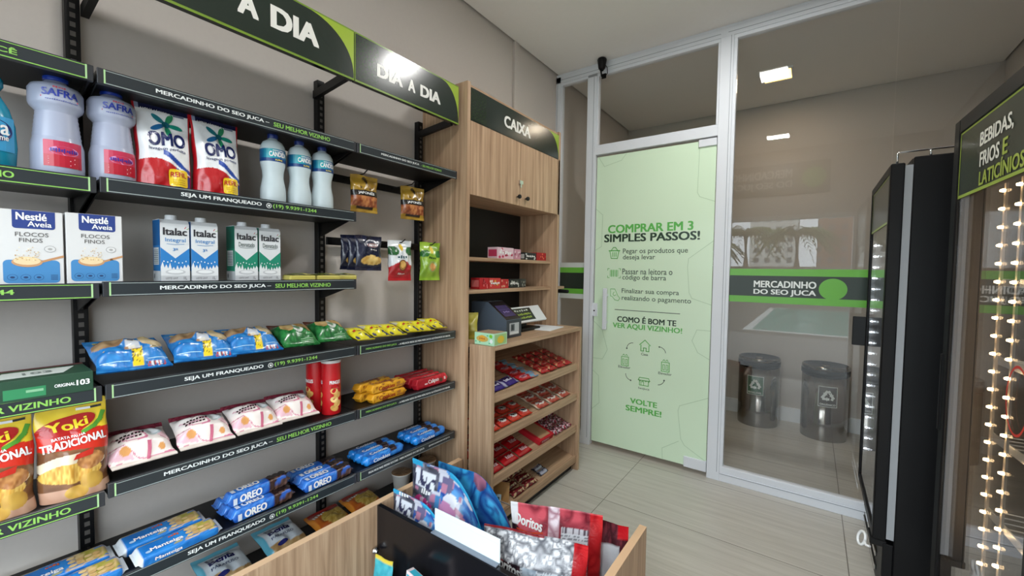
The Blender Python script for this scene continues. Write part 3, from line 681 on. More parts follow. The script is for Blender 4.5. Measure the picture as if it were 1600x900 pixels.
    if rod:
        r = MB().tube([(hw - .012, f + .02, h - .02), (hw - .012, f + .02, h + .022), (hw - .012, f + .03, h + .026), (hw - .012, b - .2, h + .026)], .004, 8)
        for y in (f + .12, f + .26, b - .22): r.tube([(hw - .012, y, h - .002), (hw - .012, y, h + .026)], .004, 8)
        r.build('top_rail', M_chrome, t)
        hg = MB().box(hw - .10, hw - .004, f - .006, f + .05, .255, .284, bev=.004); hg.build('hinge', M_black, t)
    if led:
        for lx, ly, n in (((-.208, f + .088, 22), (-.096, f + .088, 22)) if led == 1 else ((-.290, f + .026, 20),)):
            st = MB().box(lx - .007, lx + .007, ly, ly + .006,   .36, 1.72, (150, 140, 126)).build('led_strip', M_plast, t)
            e = MB()
            for k in range(n): e.lathe([(.0001, -.002), (.0078, .001), (.0078, .006), (.0001, .009)], 8, o=(lx, ly - .004, .468 + k * .0585 - .003), close=False)
            e.build('diodes', M_led if led == 1 else M_ledw, st)
    return t
WT, LM = (226, 226, 214), (160, 178, 72)
fridge('display_fridge', (2.055 + .34, 2.69, 0), -H90, .68, .68, 1.905, 'far black glass-door fridge beside the glass partition', [], 2, M_inner2, True, .263, (1.03, 1.19, .056))
fridge('display_fridge', (2.558, 1.818, 0), radians(-87), .70, .68, 1.985, 'near black glass-door fridge with lit diode strips and food lettering', [('BEBIDAS,', -.122, .102, 1.818, 1.868, WT), ('FRIOS', -.116, .022, 1.760, 1.806, WT), ('E', .043, .074, 1.760, 1.806, LM), ('LATICÍNIOS', -.114, .176, 1.702, 1.756, LM)], 1, M_inner, False, .297, (.86, 1.14, .006))
# loose white cable loop at the hinge of the far fridge
def loop(r, n=24): return [(r * cos(2 * pi * i / n), 0, r * 1.25 * sin(2 * pi * i / n)) for i in range(n + 1)]
cb = MB().tube([(q[0] * .9, q[2] * .25, q[2]) for q in loop(.022)], .0055, 8, (232, 234, 234)).tube([(.02, 0, .0), (.035, -.006, -.010), (.05, .0, -.006)], .005, 8, (232, 234, 234)).build('cable_loop', M_plast)
cb.location = (2.022, 2.36, .268); cb.rotation_euler = (0, 0, radians(-60)); tag(cb, 'white cable loop hanging at the lower hinge of the far fridge', 'cable')
# red ring sticker on the near fridge glass
rs = MB(); RP = lambda u, v, e: (u, -.34 + .0035 - e, v)
for i in range(40):
    a, b = 2 * pi * i / 40, 2 * pi * (i + 1) / 40
    rs.shape([(.215 + .060 * cos(a), 1.108 + .09 * sin(a)), (.215 + .060 * cos(b), 1.108 + .09 * sin(b)), (.215 + .054 * cos(b), 1.108 + .083 * sin(b)), (.215 + .054 * cos(a), 1.108 + .083 * sin(a))], RP, (196, 40, 26), .0004)
rso = rs.build('ring_sticker', M_plast); rso.location = (2.558, 1.818, 0); rso.rotation_euler = (0, 0, radians(-87)); tag(rso, 'red ring sticker on the door glass of the near fridge', 'sticker')

# ================================================================== CORRIDOR BINS, CAMERA
def waste_bin(x, y, label, word, col, sx):
    t = empty('waste_bin', (x, y, 0)); tag(t, label, 'waste bin')
    MB().lathe([(.166, 0), (.168, .012), (.168, .555)], 48).build('body', M_steel, t)
    MB().lathe([(.168, .556), (.174, .558), (.174, .60), (.168, .602)], 48).build('rim_band', M_black, t)
    lid = MB().lathe([(.168, .603), (.173, .605), (.172, .628), (.166, .636), (.160, .637)], 48, close=False).build('lid', M_steel, t)
    MB().lathe([(.160, .6365), (.13, .622), (.05, .614), (.0005, .613)], 48, close=False).build('swing_flap', M_dark, lid)
    MB().lathe([(.030, .612), (.034, .622), (.026, .629), (.001, .631)], 24, close=False).build('flap_button', M_steel, lid)
    s = MB(); R = .1695
    mp = lambda u, v, e: ((R + e) * sin(u / R), -(R + e) * cos(u / R), v)
    def cr(x0, z0, x1, z1, c, e):
        n = 8
        for i in range(n): a, b = x0 + (x1 - x0) * i / n, x0 + (x1 - x0) * (i + 1) / n; s.shape([(a, z0), (b, z0), (b, z1), (a, z1)], mp, c, e)
    cr(sx - .068, .30, sx + .068, .475, (214, 220, 216), .0002); cr(sx - .063, .305, sx + .063, .47, col, .0008)
    W3 = (226, 232, 228)
    cor = [(sx + .050 * cos(radians(90 + 120 * k)), .394 + .050 * sin(radians(90 + 120 * k))) for k in range(3)]
    lp = lambda a, b, q: (a[0] + (b[0] - a[0]) * q, a[1] + (b[1] - a[1]) * q)
    for k in range(3):                              # three chasing arrows folded around the corners of a triangle
        a, b, c_ = cor[k - 1], cor[k], cor[(k + 1) % 3]
        s.stroke([lp(b, a, .36), lp(b, a, .17)], .020, mp, W3, .0014); s.stroke([lp(b, a, .17), lp(b, c_, .17), ], .017, mp, W3, .0015); s.stroke([lp(b, c_, .17), lp(b, c_, .34)], .020, mp, W3, .0016)
        d = (c_[0] - b[0], c_[1] - b[1]); l = math.hypot(*d); n = (-d[1] / l * .019, d[0] / l * .019); e = lp(b, c_, .40); t_ = lp(b, c_, .60)
        s.shape([(e[0] + n[0], e[1] + n[1]), (e[0] - n[0], e[1] - n[1]), t_], mp, W3, .0018)
    s.text(word, (sx - .055, .314, sx + .055, .334), mp, W3, .03, .0014)
    s.build('sticker', M_plast, t); t.rotation_euler = (0, 0, 0)
waste_bin(1.425, 4.60, 'steel waste bin with green recycling sticker, left of the two in the corridor', 'RECICLÁVEL', (34, 92, 62), -.012)
waste_bin(1.930, 4.57, 'steel waste bin with dark sticker, right of the two in the corridor', 'ORGÂNICO', (58, 58, 58), .02)
sc = empty('security_camera', (.43, 3.07, 2.955)); tag(sc, 'small black security camera mounted on top of the partition frame', 'camera')
MB().lathe([(.018, 0), (.026, .012), (.034, .06), (.036, .075), (.030, .084)], 24).build('housing', M_shell, sc); sc.children[0].location = (0, 0, .02)
MB().lathe([(.014, 0), (.014, .006)], 20).build('lens', M_blackg, sc); sc.children[1].location = (0, 0, .0135)
br = MB().tube([(0, .048, -.012), (-.01, .02, -.018), (-.008, 0, .02)], .007, 8).box(-.018, .018, .036, .048, -.03, .006, bev=.002).build('bracket', M_shell, sc)
wr = MB().tube([(.02, .0, .06), (.04, .01, .03), (.034, .03, 0), (.018, .042, -.01)], .003, 6).build('cable', M_shell, sc)

# ================================================================== GOODS
def sst(x): x = max(0, min(1, x)); return x * x * (3 - 2 * x)
def bag(name, w, h, t, paint, mat, prints=None, nu=26, nv=26, crimp=.05, pinch=.05, doy=False, wr=.08, seed=0, q=.5, back=None, droop=0):
    """sealed film bag standing on its lower edge, printed front towards -Y"""
    m = MB(); m.curv = True
    def G(v): return sst((1 - crimp - v) / .55) if doy else sst((v - crimp) / .3) * sst((1 - crimp - v) / .3)
    def T(u, v):
        k = max(0, 1 - abs(2 * u - 1) ** 2.6) ** q
        return t / 2 * G(v) * k * (1 + wr * (2 * vn(u * 7, v * 7, seed) - 1) * 2) + .0007 + (.0009 * (1 + sin(v * h * 2200)) if (v < crimp or v > 1 - crimp) and not doy else 0)
    def X(u, v): return (u - .5) * w * (1 - pinch * G(v)) + (vn(v * 5, u * 3, seed + 3) - .5) * .006
    def Zv(u, v): return h * v - droop * v * v * max(0, (u - .5) / .5) ** 2 + (vn(u * 4, v * 4, seed + 5) - .5) * .006 * sst(v * 6)
    m.grid(lambda u, v: (X(u, v), -T(u, v), Zv(u, v)), nu, nv, paint)
    m.grid(lambda u, v: (X(1 - u, v), T(1 - u, v), Zv(1 - u, v)), max(10, nu // 2), max(10, nv // 2), (lambda u, v: back(1 - u, v)) if back else (lambda u, v: paint(1 - u, v)))
    def mp(a, b, e):
        u = min(1, max(0, a / w + .5)); v = min(1, max(0, b / h)); return (X(u, v), -(T(u, v) + e + .0006), Zv(u, v))
    if prints: prints(m, mp)
    return m.build(name, mat)
def crink(u, v, s, sd, lo, hi):                # crumpled foil: crease highlights and shade painted in as two tones
    a = abs(2 * vn(u * s + 2 * vn(u * 4, v * 4, sd), v * s, sd + 1) - 1); b = abs(2 * vn(u * s * 2.2, v * s * 2.2 + 2 * vn(u * 6, v * 5, sd + 2), sd + 3) - 1)
    return mix(lo, hi, min(1, 1.9 * min(a, .6 * b + .12) + .12))
def roll(name, L, d, h, paint, mat, prints=None, p=5, n=24, crimp=.018, round_=False):
    """biscuit roll lying along X, bottom at z=0"""
    m = MB(); nl = 26
    def S(s):                                   # section scale along the length
        e = min(s, L - s); return sst(e / crimp) if e < crimp else 1
    def P(a, s):
        c, q = cos(a), sin(a); k = 2 / p; e = min(s, L - s); g = max(.0, min(1, (e - .006) / (crimp - .006)))
        g = sst(g) ** .6
        y = d / 2 * math.copysign(abs(c) ** k, c); z = h / 2 * math.copysign(abs(q) ** k, q)
        yy = y * (.9 + .1 * g); zz = z * (.06 + .94 * g)
        if round_: yy = y * (.35 + .65 * g); zz = z * (.35 + .65 * g)
        return (s - L / 2, -yy, h / 2 + zz)
    xs = [0, .005, .0065, .010, .014, crimp] + [crimp + (L - 2 * crimp) * i / nl for i in range(1, nl)] + [L - crimp, L - .014, L - .010, L - .0065, L - .005, L]
    b = len(m.v)
    for s in xs:
        for i in range(n): m.vert(P(2 * pi * i / n + pi / n, s), paint((i + .5) / n, s / L))
    for j in range(len(xs) - 1):
        for i in range(n): m.f.append([b + j * n + i, b + (j + 1) * n + i, b + (j + 1) * n + (i + 1) % n, b + j * n + (i + 1) % n]); m.sm.append(True)
    m.f.append([b + i for i in range(n)]); m.f.append([b + (len(xs) - 1) * n + i for i in range(n)][::-1]); m.sm += [False, False]
    if prints: prints(m, lambda u, v, e: (u, -d / 2 - e - .0003, v), lambda u, v, e: (u, v, h + e + .0003))
    return m.build(name, mat)
def faces(w, d, h):
    return (lambda u, v, e: (u, -d / 2 - e, v), lambda u, v, e: (-w / 2 - e, -u, v), lambda u, v, e: (u, v, h + e), lambda u, v, e: (w / 2 + e, u, v))   # front, left side, top, right side
def rrect(x0, z0, x1, z1, r, n=5):
    p = []
    for cx, cz, a in ((x1 - r, z1 - r, 0), (x0 + r, z1 - r, 90), (x0 + r, z0 + r, 180), (x1 - r, z0 + r, 270)):
        p += [(cx + r * cos(radians(a + 90 * i / n)), cz + r * sin(radians(a + 90 * i / n))) for i in range(n + 1)]
    return p
WHT, NAVY, RED = (238, 238, 236), (28, 40, 98), (196, 30, 36)
sh = lambda i: LEV[i] + DECK + .0004             # standing height on shelf i

# ---- teal softener bottle (cut by the left edge of the picture)
t = empty('softener_bottle')
MB().lathe([(.040, 0), (.046, .01), (.049, .06), (.047, .11), (.038, .15), (.026, .175), (.022, .185), (.030, .20), (.030, .215), (.022, .228), (.020, .24)], 32, sx=1.0, sy=.72, c=(20, 132, 160)).build('body', M_gloss, t)
MB().lathe([(.021, .238), (.023, .242), (.022, .272), (.019, .276)], 20, c=(16, 96, 150)).build('cap', M_plast, t)
lb = MB()
def cyl(R, sy=1.0): return lambda u, v, e: ((R + e) * sin(u / R), -(R * sy + e) * cos(u / R), v)
mp = cyl(.0492, .72)
for i in range(10): a = -.05 + .01 * i; lb.shape([(a, .045), (a + .01, .045), (a + .01, .125), (a, .125)], mp, (60, 150, 196), .0006)
lb.ell(.008, .092, .036, .026, mp, NAVY, .0014, 28); lb.text('sa', (.006, .083, .036, .106), mp, WHT, .02, .002); lb.text('ume', (.012, .070, .034, .079), mp, WHT, .02, .002)
lb.build('label', M_plast, t)
Proto(t).place((.215, .088, 1.638), H90, 'teal softener bottle cut off by the left edge', 'bottle')

# ---- cleaning alcohol bottles
t = empty('alcohol_bottle')
ring = [(.0355 + .0006 * sin(k * 2.1), .105 + .0012 * k * 2.7) for k in range(16)]
MB().lathe([(.042, 0), (.0455, .006), (.0465, .03), (.046, .085), (.042, .105)] + [(.0415 - .0055 * i / 11 + (.0006 if i % 2 else -.0004), .11 + .0058 * i) for i in range(12)] + [(.0355, .178), (.0455, .192), (.0475, .20), (.0475, .236), (.042, .248), (.026, .256), (.019, .262), (.019, .268)], 40, c=(164, 170, 190)).build('body', M_plast, t)
MB().lathe([(.021, .264), (.022, .267), (.0215, .290), (.019, .293)], 24, c=(24, 60, 168)).build('cap', M_plast, t)
lb = MB(); mp = cyl(.0478)
lb.scrib((-.011, .236, .012, .2405), mp, (200, 60, 80), .0006, 5)
lb.text('SAFRA', (-.030, .214, .034, .233), mp, (40, 60, 160), .03, .0006); lb.rect(-.032, .208, .034, .2115, mp, (206, 60, 84), .0006); lb.scrib((-.024, .2025, .034, .2065), mp, (80, 90, 160), .0006, 16)
lb.build('shoulder_print', M_plast, t); lb = MB()
mp = cyl(.0467)
for i in range(8):
    a = -.030 + .0088 * i; lb.shape([(a, .058), (a + .0088, .058), (a + .0088, .096), (a, .096)], mp, (196, 52, 84), .0006); lb.shape([(a, .026), (a + .0088, .026), (a + .0088, .058), (a, .058)], mp, (186, 30, 52), .0006)
lb.ell(.006, .070, .026, .012, mp, (214, 150, 196), .001, 20); lb.scrib((-.018, .064, .030, .076), mp, (70, 50, 150), .0016, 11)
for i in range(4): lb.rect(-.022, .050 - .006 * i, .024 - .008 * (i % 2), .052 - .006 * i, mp, (240, 190, 196), .0012)
lb.build('label', M_plast, t)
P = Proto(t)
P.place((.205, .205, 1.640), H90, 'frosted alcohol bottle next to the teal softener bottle', 'bottle', 'frosted alcohol bottles', (1.06, 1.06, .925))
P.place((.195, .312, 1.6425), H90 + .1, 'frosted alcohol bottle next to the red and white detergent pouches', 'bottle', 'frosted alcohol bottles', (1.06, 1.06, .925))

# ---- laundry detergent pouches
def omo(u, v):
    if abs(u - .5) > .465 or v > .965: return (178, 24, 34)
    if v > .905: return (26, 30, 66) if u > .1 else (150, 160, 190)
    wv = .28 + .05 * sin((u - .1) * 5.5) - .09 * (u - .5)
    if v < wv:
        if u > .62 and v < wv - .04 + .12 * vn(u * 9, v * 8, 2) and vn(u * 8, v * 9, 4) > .42: return (30, 62, 140)
        return mix((176, 20, 28), (206, 40, 44), vn(u * 6, v * 6, 1))
    if abs(v - wv - .06 + .10 * (u - .75)) < .03 * vn(u * 12, 2, 3) + .012 and u > .45: return (40, 74, 160)
    return mix((226, 230, 232), (246, 246, 246), vn(u * 5, v * 5, 6))
def omop(m, mp):
    for k in range(5):                                 # green and blue splash
        a = radians(64 + 72 * k); m.ell(.004 + .024 * cos(a), .197 + .023 * sin(a), .019, .0075, mp, ((52, 140, 96), (40, 120, 130), (36, 100, 150), (46, 150, 110), (30, 140, 120))[k], .0012, 16, a)
    m.ell(.004, .197, .010, .010, mp, (30, 96, 110), .0016, 16)
    m.text('NOVA', (-.050, .2285, -.022, .2395), mp, WHT, .03, .0014); m.text('FÓRMULA', (-.020, .2285, .020, .2405), mp, WHT, .0, .0014); m.rect(.026, .231, .052, .238, mp, (120, 126, 150), .0012)
    m.text('OMO', (-.044, .128, .050, .172), mp, (22, 34, 88), .045, .0014); m.text('lavagem perfeita', (-.042, .112, .050, .124), mp, (30, 44, 100), .015, .0014)
    m.shape(rrect(.004, .012, .052, .062, .006), mp, (244, 208, 32), .0014); m.text('REFIL', (.008, .040, .048, .054), mp, (190, 40, 30), .035, .002)
    for k in range(3): m.rect(.012, .030 - .006 * k, .044, .032 - .006 * k, mp, (206, 160, 30), .0018)
o = bag('detergent_pouch', .135, .262, .075, omo, M_foil, omop, 90, 140, .03, .03, True, .10, 3)
P = Proto(o)
P.place((.205, .424, sh(1)), (radians(-3), 0, H90 - .04), 'red and white detergent refill pouch next to the alcohol bottle', 'pouch', 'detergent refill pouches')
P.place((.205, .562, sh(1)), (radians(-3), 0, H90 + .05), 'red and white detergent refill pouch next to the white bleach bottles', 'pouch', 'detergent refill pouches')

# ---- bleach bottles
t = empty('bleach_bottle')
MB().lathe([(.039, 0), (.0425, .005), (.0435, .03), (.0425, .06), (.038, .085), (.035, .105), (.036, .125), (.0415, .15), (.0425, .158), (.0425, .205), (.040, .220), (.033, .234), (.021, .242), (.0155, .246), (.0155, .252)], 40, c=(198, 212, 216)).build('body', M_plast, t)
MB().lathe([(.0165, .2485), (.018, .250), (.0175, .274), (.015, .276)], 24, c=(24, 46, 120)).build('cap', M_plast, t)
lb = MB(); mp = cyl(.0427)
for i in range(40):
    a = -.134 + .0067 * i; lb.shape([(a, .158), (a + .0067, .158), (a + .0067, .204), (a, .204)], mp, mix((24, 90, 140), (40, 166, 176), .5 + .5 * sin(i * .5)), .0005); lb.shape([(a, .158), (a + .0067, .158), (a + .0067, .170), (a, .170)], mp, (24, 60, 120), .0008)
lb.scrib((-.018, .196, .022, .2005), mp, WHT, .0012, 13); lb.text('CANDIDA', (-.030, .176, .034, .194), mp, WHT, .035, .0012); lb.scrib((-.01, .161, .016, .168), mp, (230, 210, 80), .0012, 5)
lb.build('label', M_plast, t)
P = Proto(t)
for y, l, a in ((.738, 'white bleach bottle beside the detergent pouch, first of the three', 0), (.834, 'white bleach bottle in the middle of the three', .12), (.925, 'white bleach bottle at the shelf end, third of the three', .05)):
    P.place((.205, y, sh(1)), H90 + a, l, 'bottle', 'white bleach bottles', .955)

# ---- oat flake boxes
w, d, h = .107, .05, .182
m = MB().box(-w / 2, w / 2, -d / 2, d / 2, 0, h, (212, 211, 209), .0012); F, Lf, Tp, Rt = faces(w, d, h)
m.shape(rrect(-.030, .138, .040, .205, .006), lambda u, v, e: F(u, min(v, h - .0006), e), (34, 58, 128)); m.text('Nestlé', (-.024, .158, .026, .176), F, WHT, .035, .001); m.text('Aveia', (-.006, .143, .034, .156), F, WHT, .02, .001)
m.text('FLOCOS', (-.026, .119, .028, .129), F, (90, 88, 86), .004, .001); m.text('FINOS', (-.020, .105, .018, .115), F, (90, 88, 86), .004, .001)
m.shape(rrect(-.046, .006, .046, .062, .009), F, (66, 132, 186)); m.stroke([(.0, .052), (.03, .064), (.051, .072)], .005, F, (190, 140, 96), .0009); m.ell(-.008, .057, .025, .012, F, (196, 148, 104), .001, 24); m.ell(-.008, .060, .022, .010, F, (228, 204, 160), .0013, 24)
for k in range(46): m.ell(-.008 + .040 * (hsh(k, 1) - .5), .062 + .032 * hsh(k, 2) ** 2, .0014, .001, F, ((208, 176, 124), (240, 224, 188), (188, 150, 98))[k % 3], .0017, 6)
for k in range(3): m.ell(-.032 + .021 * k, .020, .0085, .0075, F, (40, 92, 142), .0008, 16); m.ell(-.032 + .021 * k, .020, .0075, .0065, F, (66, 132, 186), .0011, 16); m.ell(-.032 + .021 * k, .020, .004, .0025, F, (30, 60, 104), .0014, 10)
for k in range(4): m.rect(.030, .014 + .0035 * k, .042, .0155 + .0035 * k, F, (40, 80, 124), .0009)
m.ell(.030, .090, .010, .008, F, (150, 150, 148), .0008, 18); m.ell(.030, .090, .009, .007, F, (212, 211, 209), .0011, 18); m.ell(.030, .090, .004, .003, F, (170, 168, 164), .0014, 10)
P = Proto(m.build('oat_box', M_matte))
P.place((.232, .150, 1.366), H90, 'white oat flakes box at the left edge of the picture', 'box', 'oat flakes boxes'); P.place((.232, .262, 1.3695), H90 - .02, 'white oat flakes box nearer the milk cartons', 'box', 'oat flakes boxes')

# ---- milk cartons
def carton(main, dark, kind, big):
    t = empty('milk_carton'); w, d, h = .071, .066, .188; k = .012
    m = MB(); prof = [(-d / 2, 0), (d / 2, 0), (d / 2, h), (-d / 2 + .010, h), (-d / 2, h - .012)]
    m.prism(prof, 0, -w / 2, w / 2, (214, 217, 218)); F, Lf, Tp, Rt = faces(w, d, h)
    m.rect(-d / 2 + .0005, .004, d / 2 - .0005, h - .012, Lf, main); m.rect(-d / 2, .110, d / 2, h - .002, Lf, dark, .0008); m.rect(-d / 2 + .008, .052, d / 2 - .012, .104, Lf, (214, 220, 222), .0009)
    for q in range(8): m.rect(-d / 2 + .011, .056 + .0055 * q, d / 2 - .015, .0585 + .0055 * q, Lf, (120, 132, 140), .0013)
    m.rect(-d / 2, .004, d / 2, .034, Lf, (206, 210, 212), .001); m.ell(-.02, .018, .005, .008, Lf, (110, 116, 120), .0013, 12)
    m.shape([(-w / 2, .030), (w / 2, .030), (w / 2, .104), (0, .072), (-w / 2, .104)], F, main)
    # milk splash
    sp = [(-w / 2, .008)] + [(-w / 2 + w * i / 16, .036 + (.013 if i % 2 else .0) * (.5 + hsh(i, 7)) + .010 * abs(i / 8 - 1)) for i in range(17)] + [(w / 2, .008)]
    for i in range(1, len(sp) - 2): m.shape([(sp[i][0], .006), (sp[i + 1][0], .006), sp[i + 1], sp[i]], F, (226, 228, 228), .0009)
    m.ell(0, .031, .025, .008, F, (198, 200, 202), .0012, 20); m.ell(0, .032, .019, .005, F, (234, 236, 236), .0015, 20)
    for q in range(7): m.ell(-.028 + .009 * q, .058 + .008 * hsh(q, 3), .0016, .0022, F, WHT, .0012, 8)
    m.rect(-w / 2, .001, w / 2, .020, F, (198, 200, 202), .0013); m.text('LEITE UHT', (-.024, .009, .006, .015), F, (110, 112, 114), .005, .0018); m.text('1L', (.020, .008, .028, .017), F, (80, 82, 84), .01, .0018)
    m.text('Italac', (-.029, .141, .030, .163), F, (40, 40, 46), .035, .001); m.stroke([(.024, .163), (.027, .168)], .0016, F, (200, 60, 60), .0014); m.stroke([(.030, .161), (.034, .164)], .0016, F, (120, 160, 60), .0014)
    m.text(kind, (-.024, .118, .026, .133), F, big, .01, .001); m.stroke([(-.02, .115), (.0, .1135), (.022, .116)], .0012, F, big, .001)
    if kind == 'Integral': m.text('3', (-.006, .094, .000, .103), F, main, .02, .001); m.text('%', (.001, .097, .007, .103), F, main, .02, .001)
    m.build('body', M_matte, t)
    MB().lathe([(.0155, 0), (.0155, .004), (.0145, .006), (.0145, .014), (.013, .0155)], 24, c=(236, 240, 242), o=(0, .002, h)).build('cap', M_plast, t)
    return Proto(t)
P = carton((38, 122, 190), (20, 96, 160), 'Integral', (60, 130, 190))
P.place((.205, .438, sh(2)), H90, 'blue milk carton showing its side, next to the oat boxes', 'carton', 'blue milk cartons'); P.place((.205, .515, sh(2)), H90 - .03, 'blue milk carton next to the green cartons', 'carton', 'blue milk cartons')
P = carton((22, 132, 104), (18, 104, 84), 'Desnatado', (60, 80, 76))
P.place((.190, .640, sh(2)), H90, 'green milk carton showing its side, next to the blue cartons', 'carton', 'green milk cartons'); P.place((.190, .718, sh(2)), H90 - .03, 'green milk carton at the right end of the cartons', 'carton', 'green milk cartons')

# ---- small yellow trays of snacks
def ytr(u, v): return (70, 84, 34) if v > .62 or inell(u, v, .5, .5, .18, .25) else (206, 190, 84)
t = empty('snack_tray')
MB().box(-.048, .048, -.034, .034, 0, .022, (198, 186, 96), .006, 2).build('tray', M_gloss, t)
m = MB(); m.grid(lambda u, v: ((u - .5) * .098, (v - .5) * .07, .0225 + .006 * sin(pi * u) * sin(pi * v) + .002 * vn(u * 8, v * 8)), 12, 10, lambda u, v: (84, 98, 40) if vn(u * 5, v * 5, 2) > .35 else (190, 180, 80)); m.build('film_lid', M_gloss, t)
P = Proto(t)
for x, y, l in ((.235, .815, 'yellow snack tray beside the green milk carton'), (.232, .918, 'yellow snack tray in the middle of the three'), (.208, 1.03, 'yellow snack tray at the end of the milk shelf')): P.place((x, y if y < 1 else .965 + .045, sh(2)), H90 - .05, l, 'tray', 'yellow snack trays')

# ---- coffee filter box lying flat
w, d, h = .19, .15, .050
m = MB().box(-w / 2, w / 2, -d / 2, d / 2, 0, h, (28, 66, 44), .0012); F, Lf, Tp, Rt = faces(w, d, h)
m.shape([(-.07, -.045), (.045, -.045), (.075, .035), (-.05, .035)], Tp, (206, 212, 204)); m.text('103', (-.02, -.02, .03, .008), Tp, (120, 130, 124), .02, .001); m.rect(-.095, .055, .095, .075, Tp, (110, 40, 44)); m.rect(-.09, .042, .05, .046, Tp, (110, 140, 90))
m.rect(-.055, .006, .012, .030, F, (44, 130, 82)); m.text('ORIGINAL', (.026, .020, .062, .028), F, WHT, .03, .001); m.text('103', (.064, .018, .088, .032), F, WHT, .04, .001); m.rect(-.095, .002, -.067, .016, F, (190, 40, 50)); m.text('Melitta', (-.092, .004, -.071, .013), F, WHT, .02, .001); m.rect(-.02, .018, .008, .024, F, (130, 180, 140), .0009)
o = m.build('filter_box', M_matte); Proto(o).place((.222, .150, 1.0945), H90 - .01, 'dark green coffee filter box lying at the left edge', 'box')

# ---- potato stick bags
def yoki(u, v):
    if v > .70 - .05 * u + .03: return mix((222, 190, 40), (242, 214, 66), vn(u * 6, v * 7, 1))
    if v > .50 - .08 * (u - .5): return mix((196, 40, 28), (216, 56, 36), vn(u * 5, v * 5, 2))
    if inell(u, v, .74, .16, .17, .085) : return mix((214, 176, 84), (176, 130, 54), vn(u * 14, v * 14, 3))
    if inell(u, v, .50, .07, .17, .07): return mix((222, 184, 90), (186, 138, 58), vn(u * 14, v * 14, 4))
    if inell(u, v, .72, .37, .20, .085): return mix((150, 92, 48), (206, 150, 92), vn(u * 30, v * 30, 5))
    if inell(u, v, .45, .27, .44, .10): return mix((190, 134, 48), (240, 206, 110), vn(u * 46, v * 20, 6))
    if inell(u, v, .45, .36, .48, .10): return (226, 210, 182)
    if v < .12: return mix((176, 132, 108), (206, 166, 140), vn(u * 8, v * 8, 8))
    return mix((86, 54, 34), (140, 96, 62), vn(u * 5, v * 22, 7))
def yokip(m, mp):
    m.ell(-.012, .188, .056, .022, mp, (176, 30, 28), .001, 28, .25); m.stroke([(.018, .168), (.038, .176), (.052, .190), (.058, .206)], .010, mp, (84, 150, 52), .0014); m.text('Yoki', (-.048, .178, .026, .201), mp, (246, 216, 50), .03, .0022, rot=.14)
    m.text('BATATA PALHA', (-.042, .1565, .020, .1635), mp, WHT, .03, .0014, rot=.08); m.text('TRADICIONAL', (-.062, .134, .060, .154), mp, WHT, .04, .0014, rot=.10)
    m.rect(.006, .222, .034, .228, mp, WHT, .0012); m.rect(.034, .2225, .056, .2285, mp, (40, 40, 40), .0012); m.shape([(.002, .112), (.036, .120), (.032, .104), (-.004, .100)], mp, (196, 44, 30), .0014)
o = bag('potato_stick_bag', .133, .248, .07, yoki, M_gloss, yokip, 90, 140, .03, .03, True, .06, 5)
P = Proto(o)
P.place((.245, .078, .813), (radians(-2), 0, H90), 'yellow and red potato stick bag at the left edge of the picture', 'bag', 'potato stick bags'); P.place((.245, .212, .8135), (radians(-2), 0, H90 - .06), 'yellow and red potato stick bag beside the pink bags', 'bag', 'potato stick bags')

# ---- lying bags: rotate the printed front upwards
def lay(P, x, y, z, label, cat, group, tilt=12, yaw=0, roll_=0):
    return P.place((x, y, z), (radians(-90 + tilt), radians(roll_), H90 + yaw), label, cat, group)
def blue(u, v):
    if v > .34 and inell(u, v, .80, .60, .19, .20): return mix((206, 176, 120), (240, 222, 184), vn(u * 11, v * 11, 1))
    if v > .30 and inell(u, v, .22, .62, .20, .17): return mix((120, 88, 60), (214, 184, 140), vn(u * 11, v * 11, 2))
    if .34 < v < .93 and .10 < u < .92 and vn(u * 6, v * 6, 5) > .40: return ((204, 206, 210), (120, 112, 106), (228, 200, 70), (176, 132, 92), (222, 214, 196))[int(5 * hsh(int(u * 13), int(v * 11)))]
    if .47 < u < .63 and v > .10 and v <= .40: return (238, 208, 44) if hsh(int(u * 60), int(v * 46)) < .86 else (70, 66, 40)
    if .66 < u < .92 and .05 < v < .15 and hsh(int(u * 60), int(v * 40)) > .4: return ((220, 222, 226), (190, 70, 60), (60, 60, 80))[int(3 * hsh(int(u * 50), 3))]
    return crink(u, v, 5, 3, (22, 92, 160), (60, 146, 212))
def bluep(m, mp):
    m.stroke([(-.075, .030), (-.01, .028)], .0016, mp, (170, 212, 238), .001); m.stroke([(.030, .030), (.078, .032)], .0016, mp, (170, 212, 238), .001)
P = Proto(bag('cracker_bag', .164, .165, .072, blue, M_foil, bluep, 60, 56, .06, .03, wr=.12, seed=11))
for x, y, yaw, l in ((.268, .338, .04, 'blue cracker bag at the left end, above the pink bags'), (.262, .508, -.04, 'blue cracker bag in the middle of the three'), (.262, .662, .03, 'blue cracker bag next to the green cracker bags')): lay(P, x, y, sh(3) + .030, l, 'bag', 'blue cracker bags', 24, yaw, 2)
def greenb(u, v):
    for cu, cv, ru, rv, kd in ((.30, .62, .17, .20, 0), (.66, .70, .17, .18, 1), (.52, .50, .15, .16, 2), (.84, .55, .13, .17, 1)):
        if inell(u, v, cu, cv, ru, rv):
            if kd == 2: return (226, 232, 222) if not inell(u, v, cu, cv, ru * .6, rv * .4) else (120, 160, 120)
            return mix((206, 160, 92), (228, 196, 136), vn(u * 12, v * 12, kd))
    if v > .80: return (112, 60, 46) if vn(u * 6, v * 6, 2) > .5 else (26, 92, 44)
    return crink(u, v, 5, 4, (14, 72, 32), (50, 130, 66))
def greenp(m, mp):
    for k in range(4): m.rect(.0, .010 + .006 * k, .05, .012 + .006 * k, mp, (150, 196, 150), .001)
P = Proto(bag('cracker_bag', .140, .16, .068, greenb, M_foil, greenp, 50, 46, .06, .03, wr=.1, seed=21))
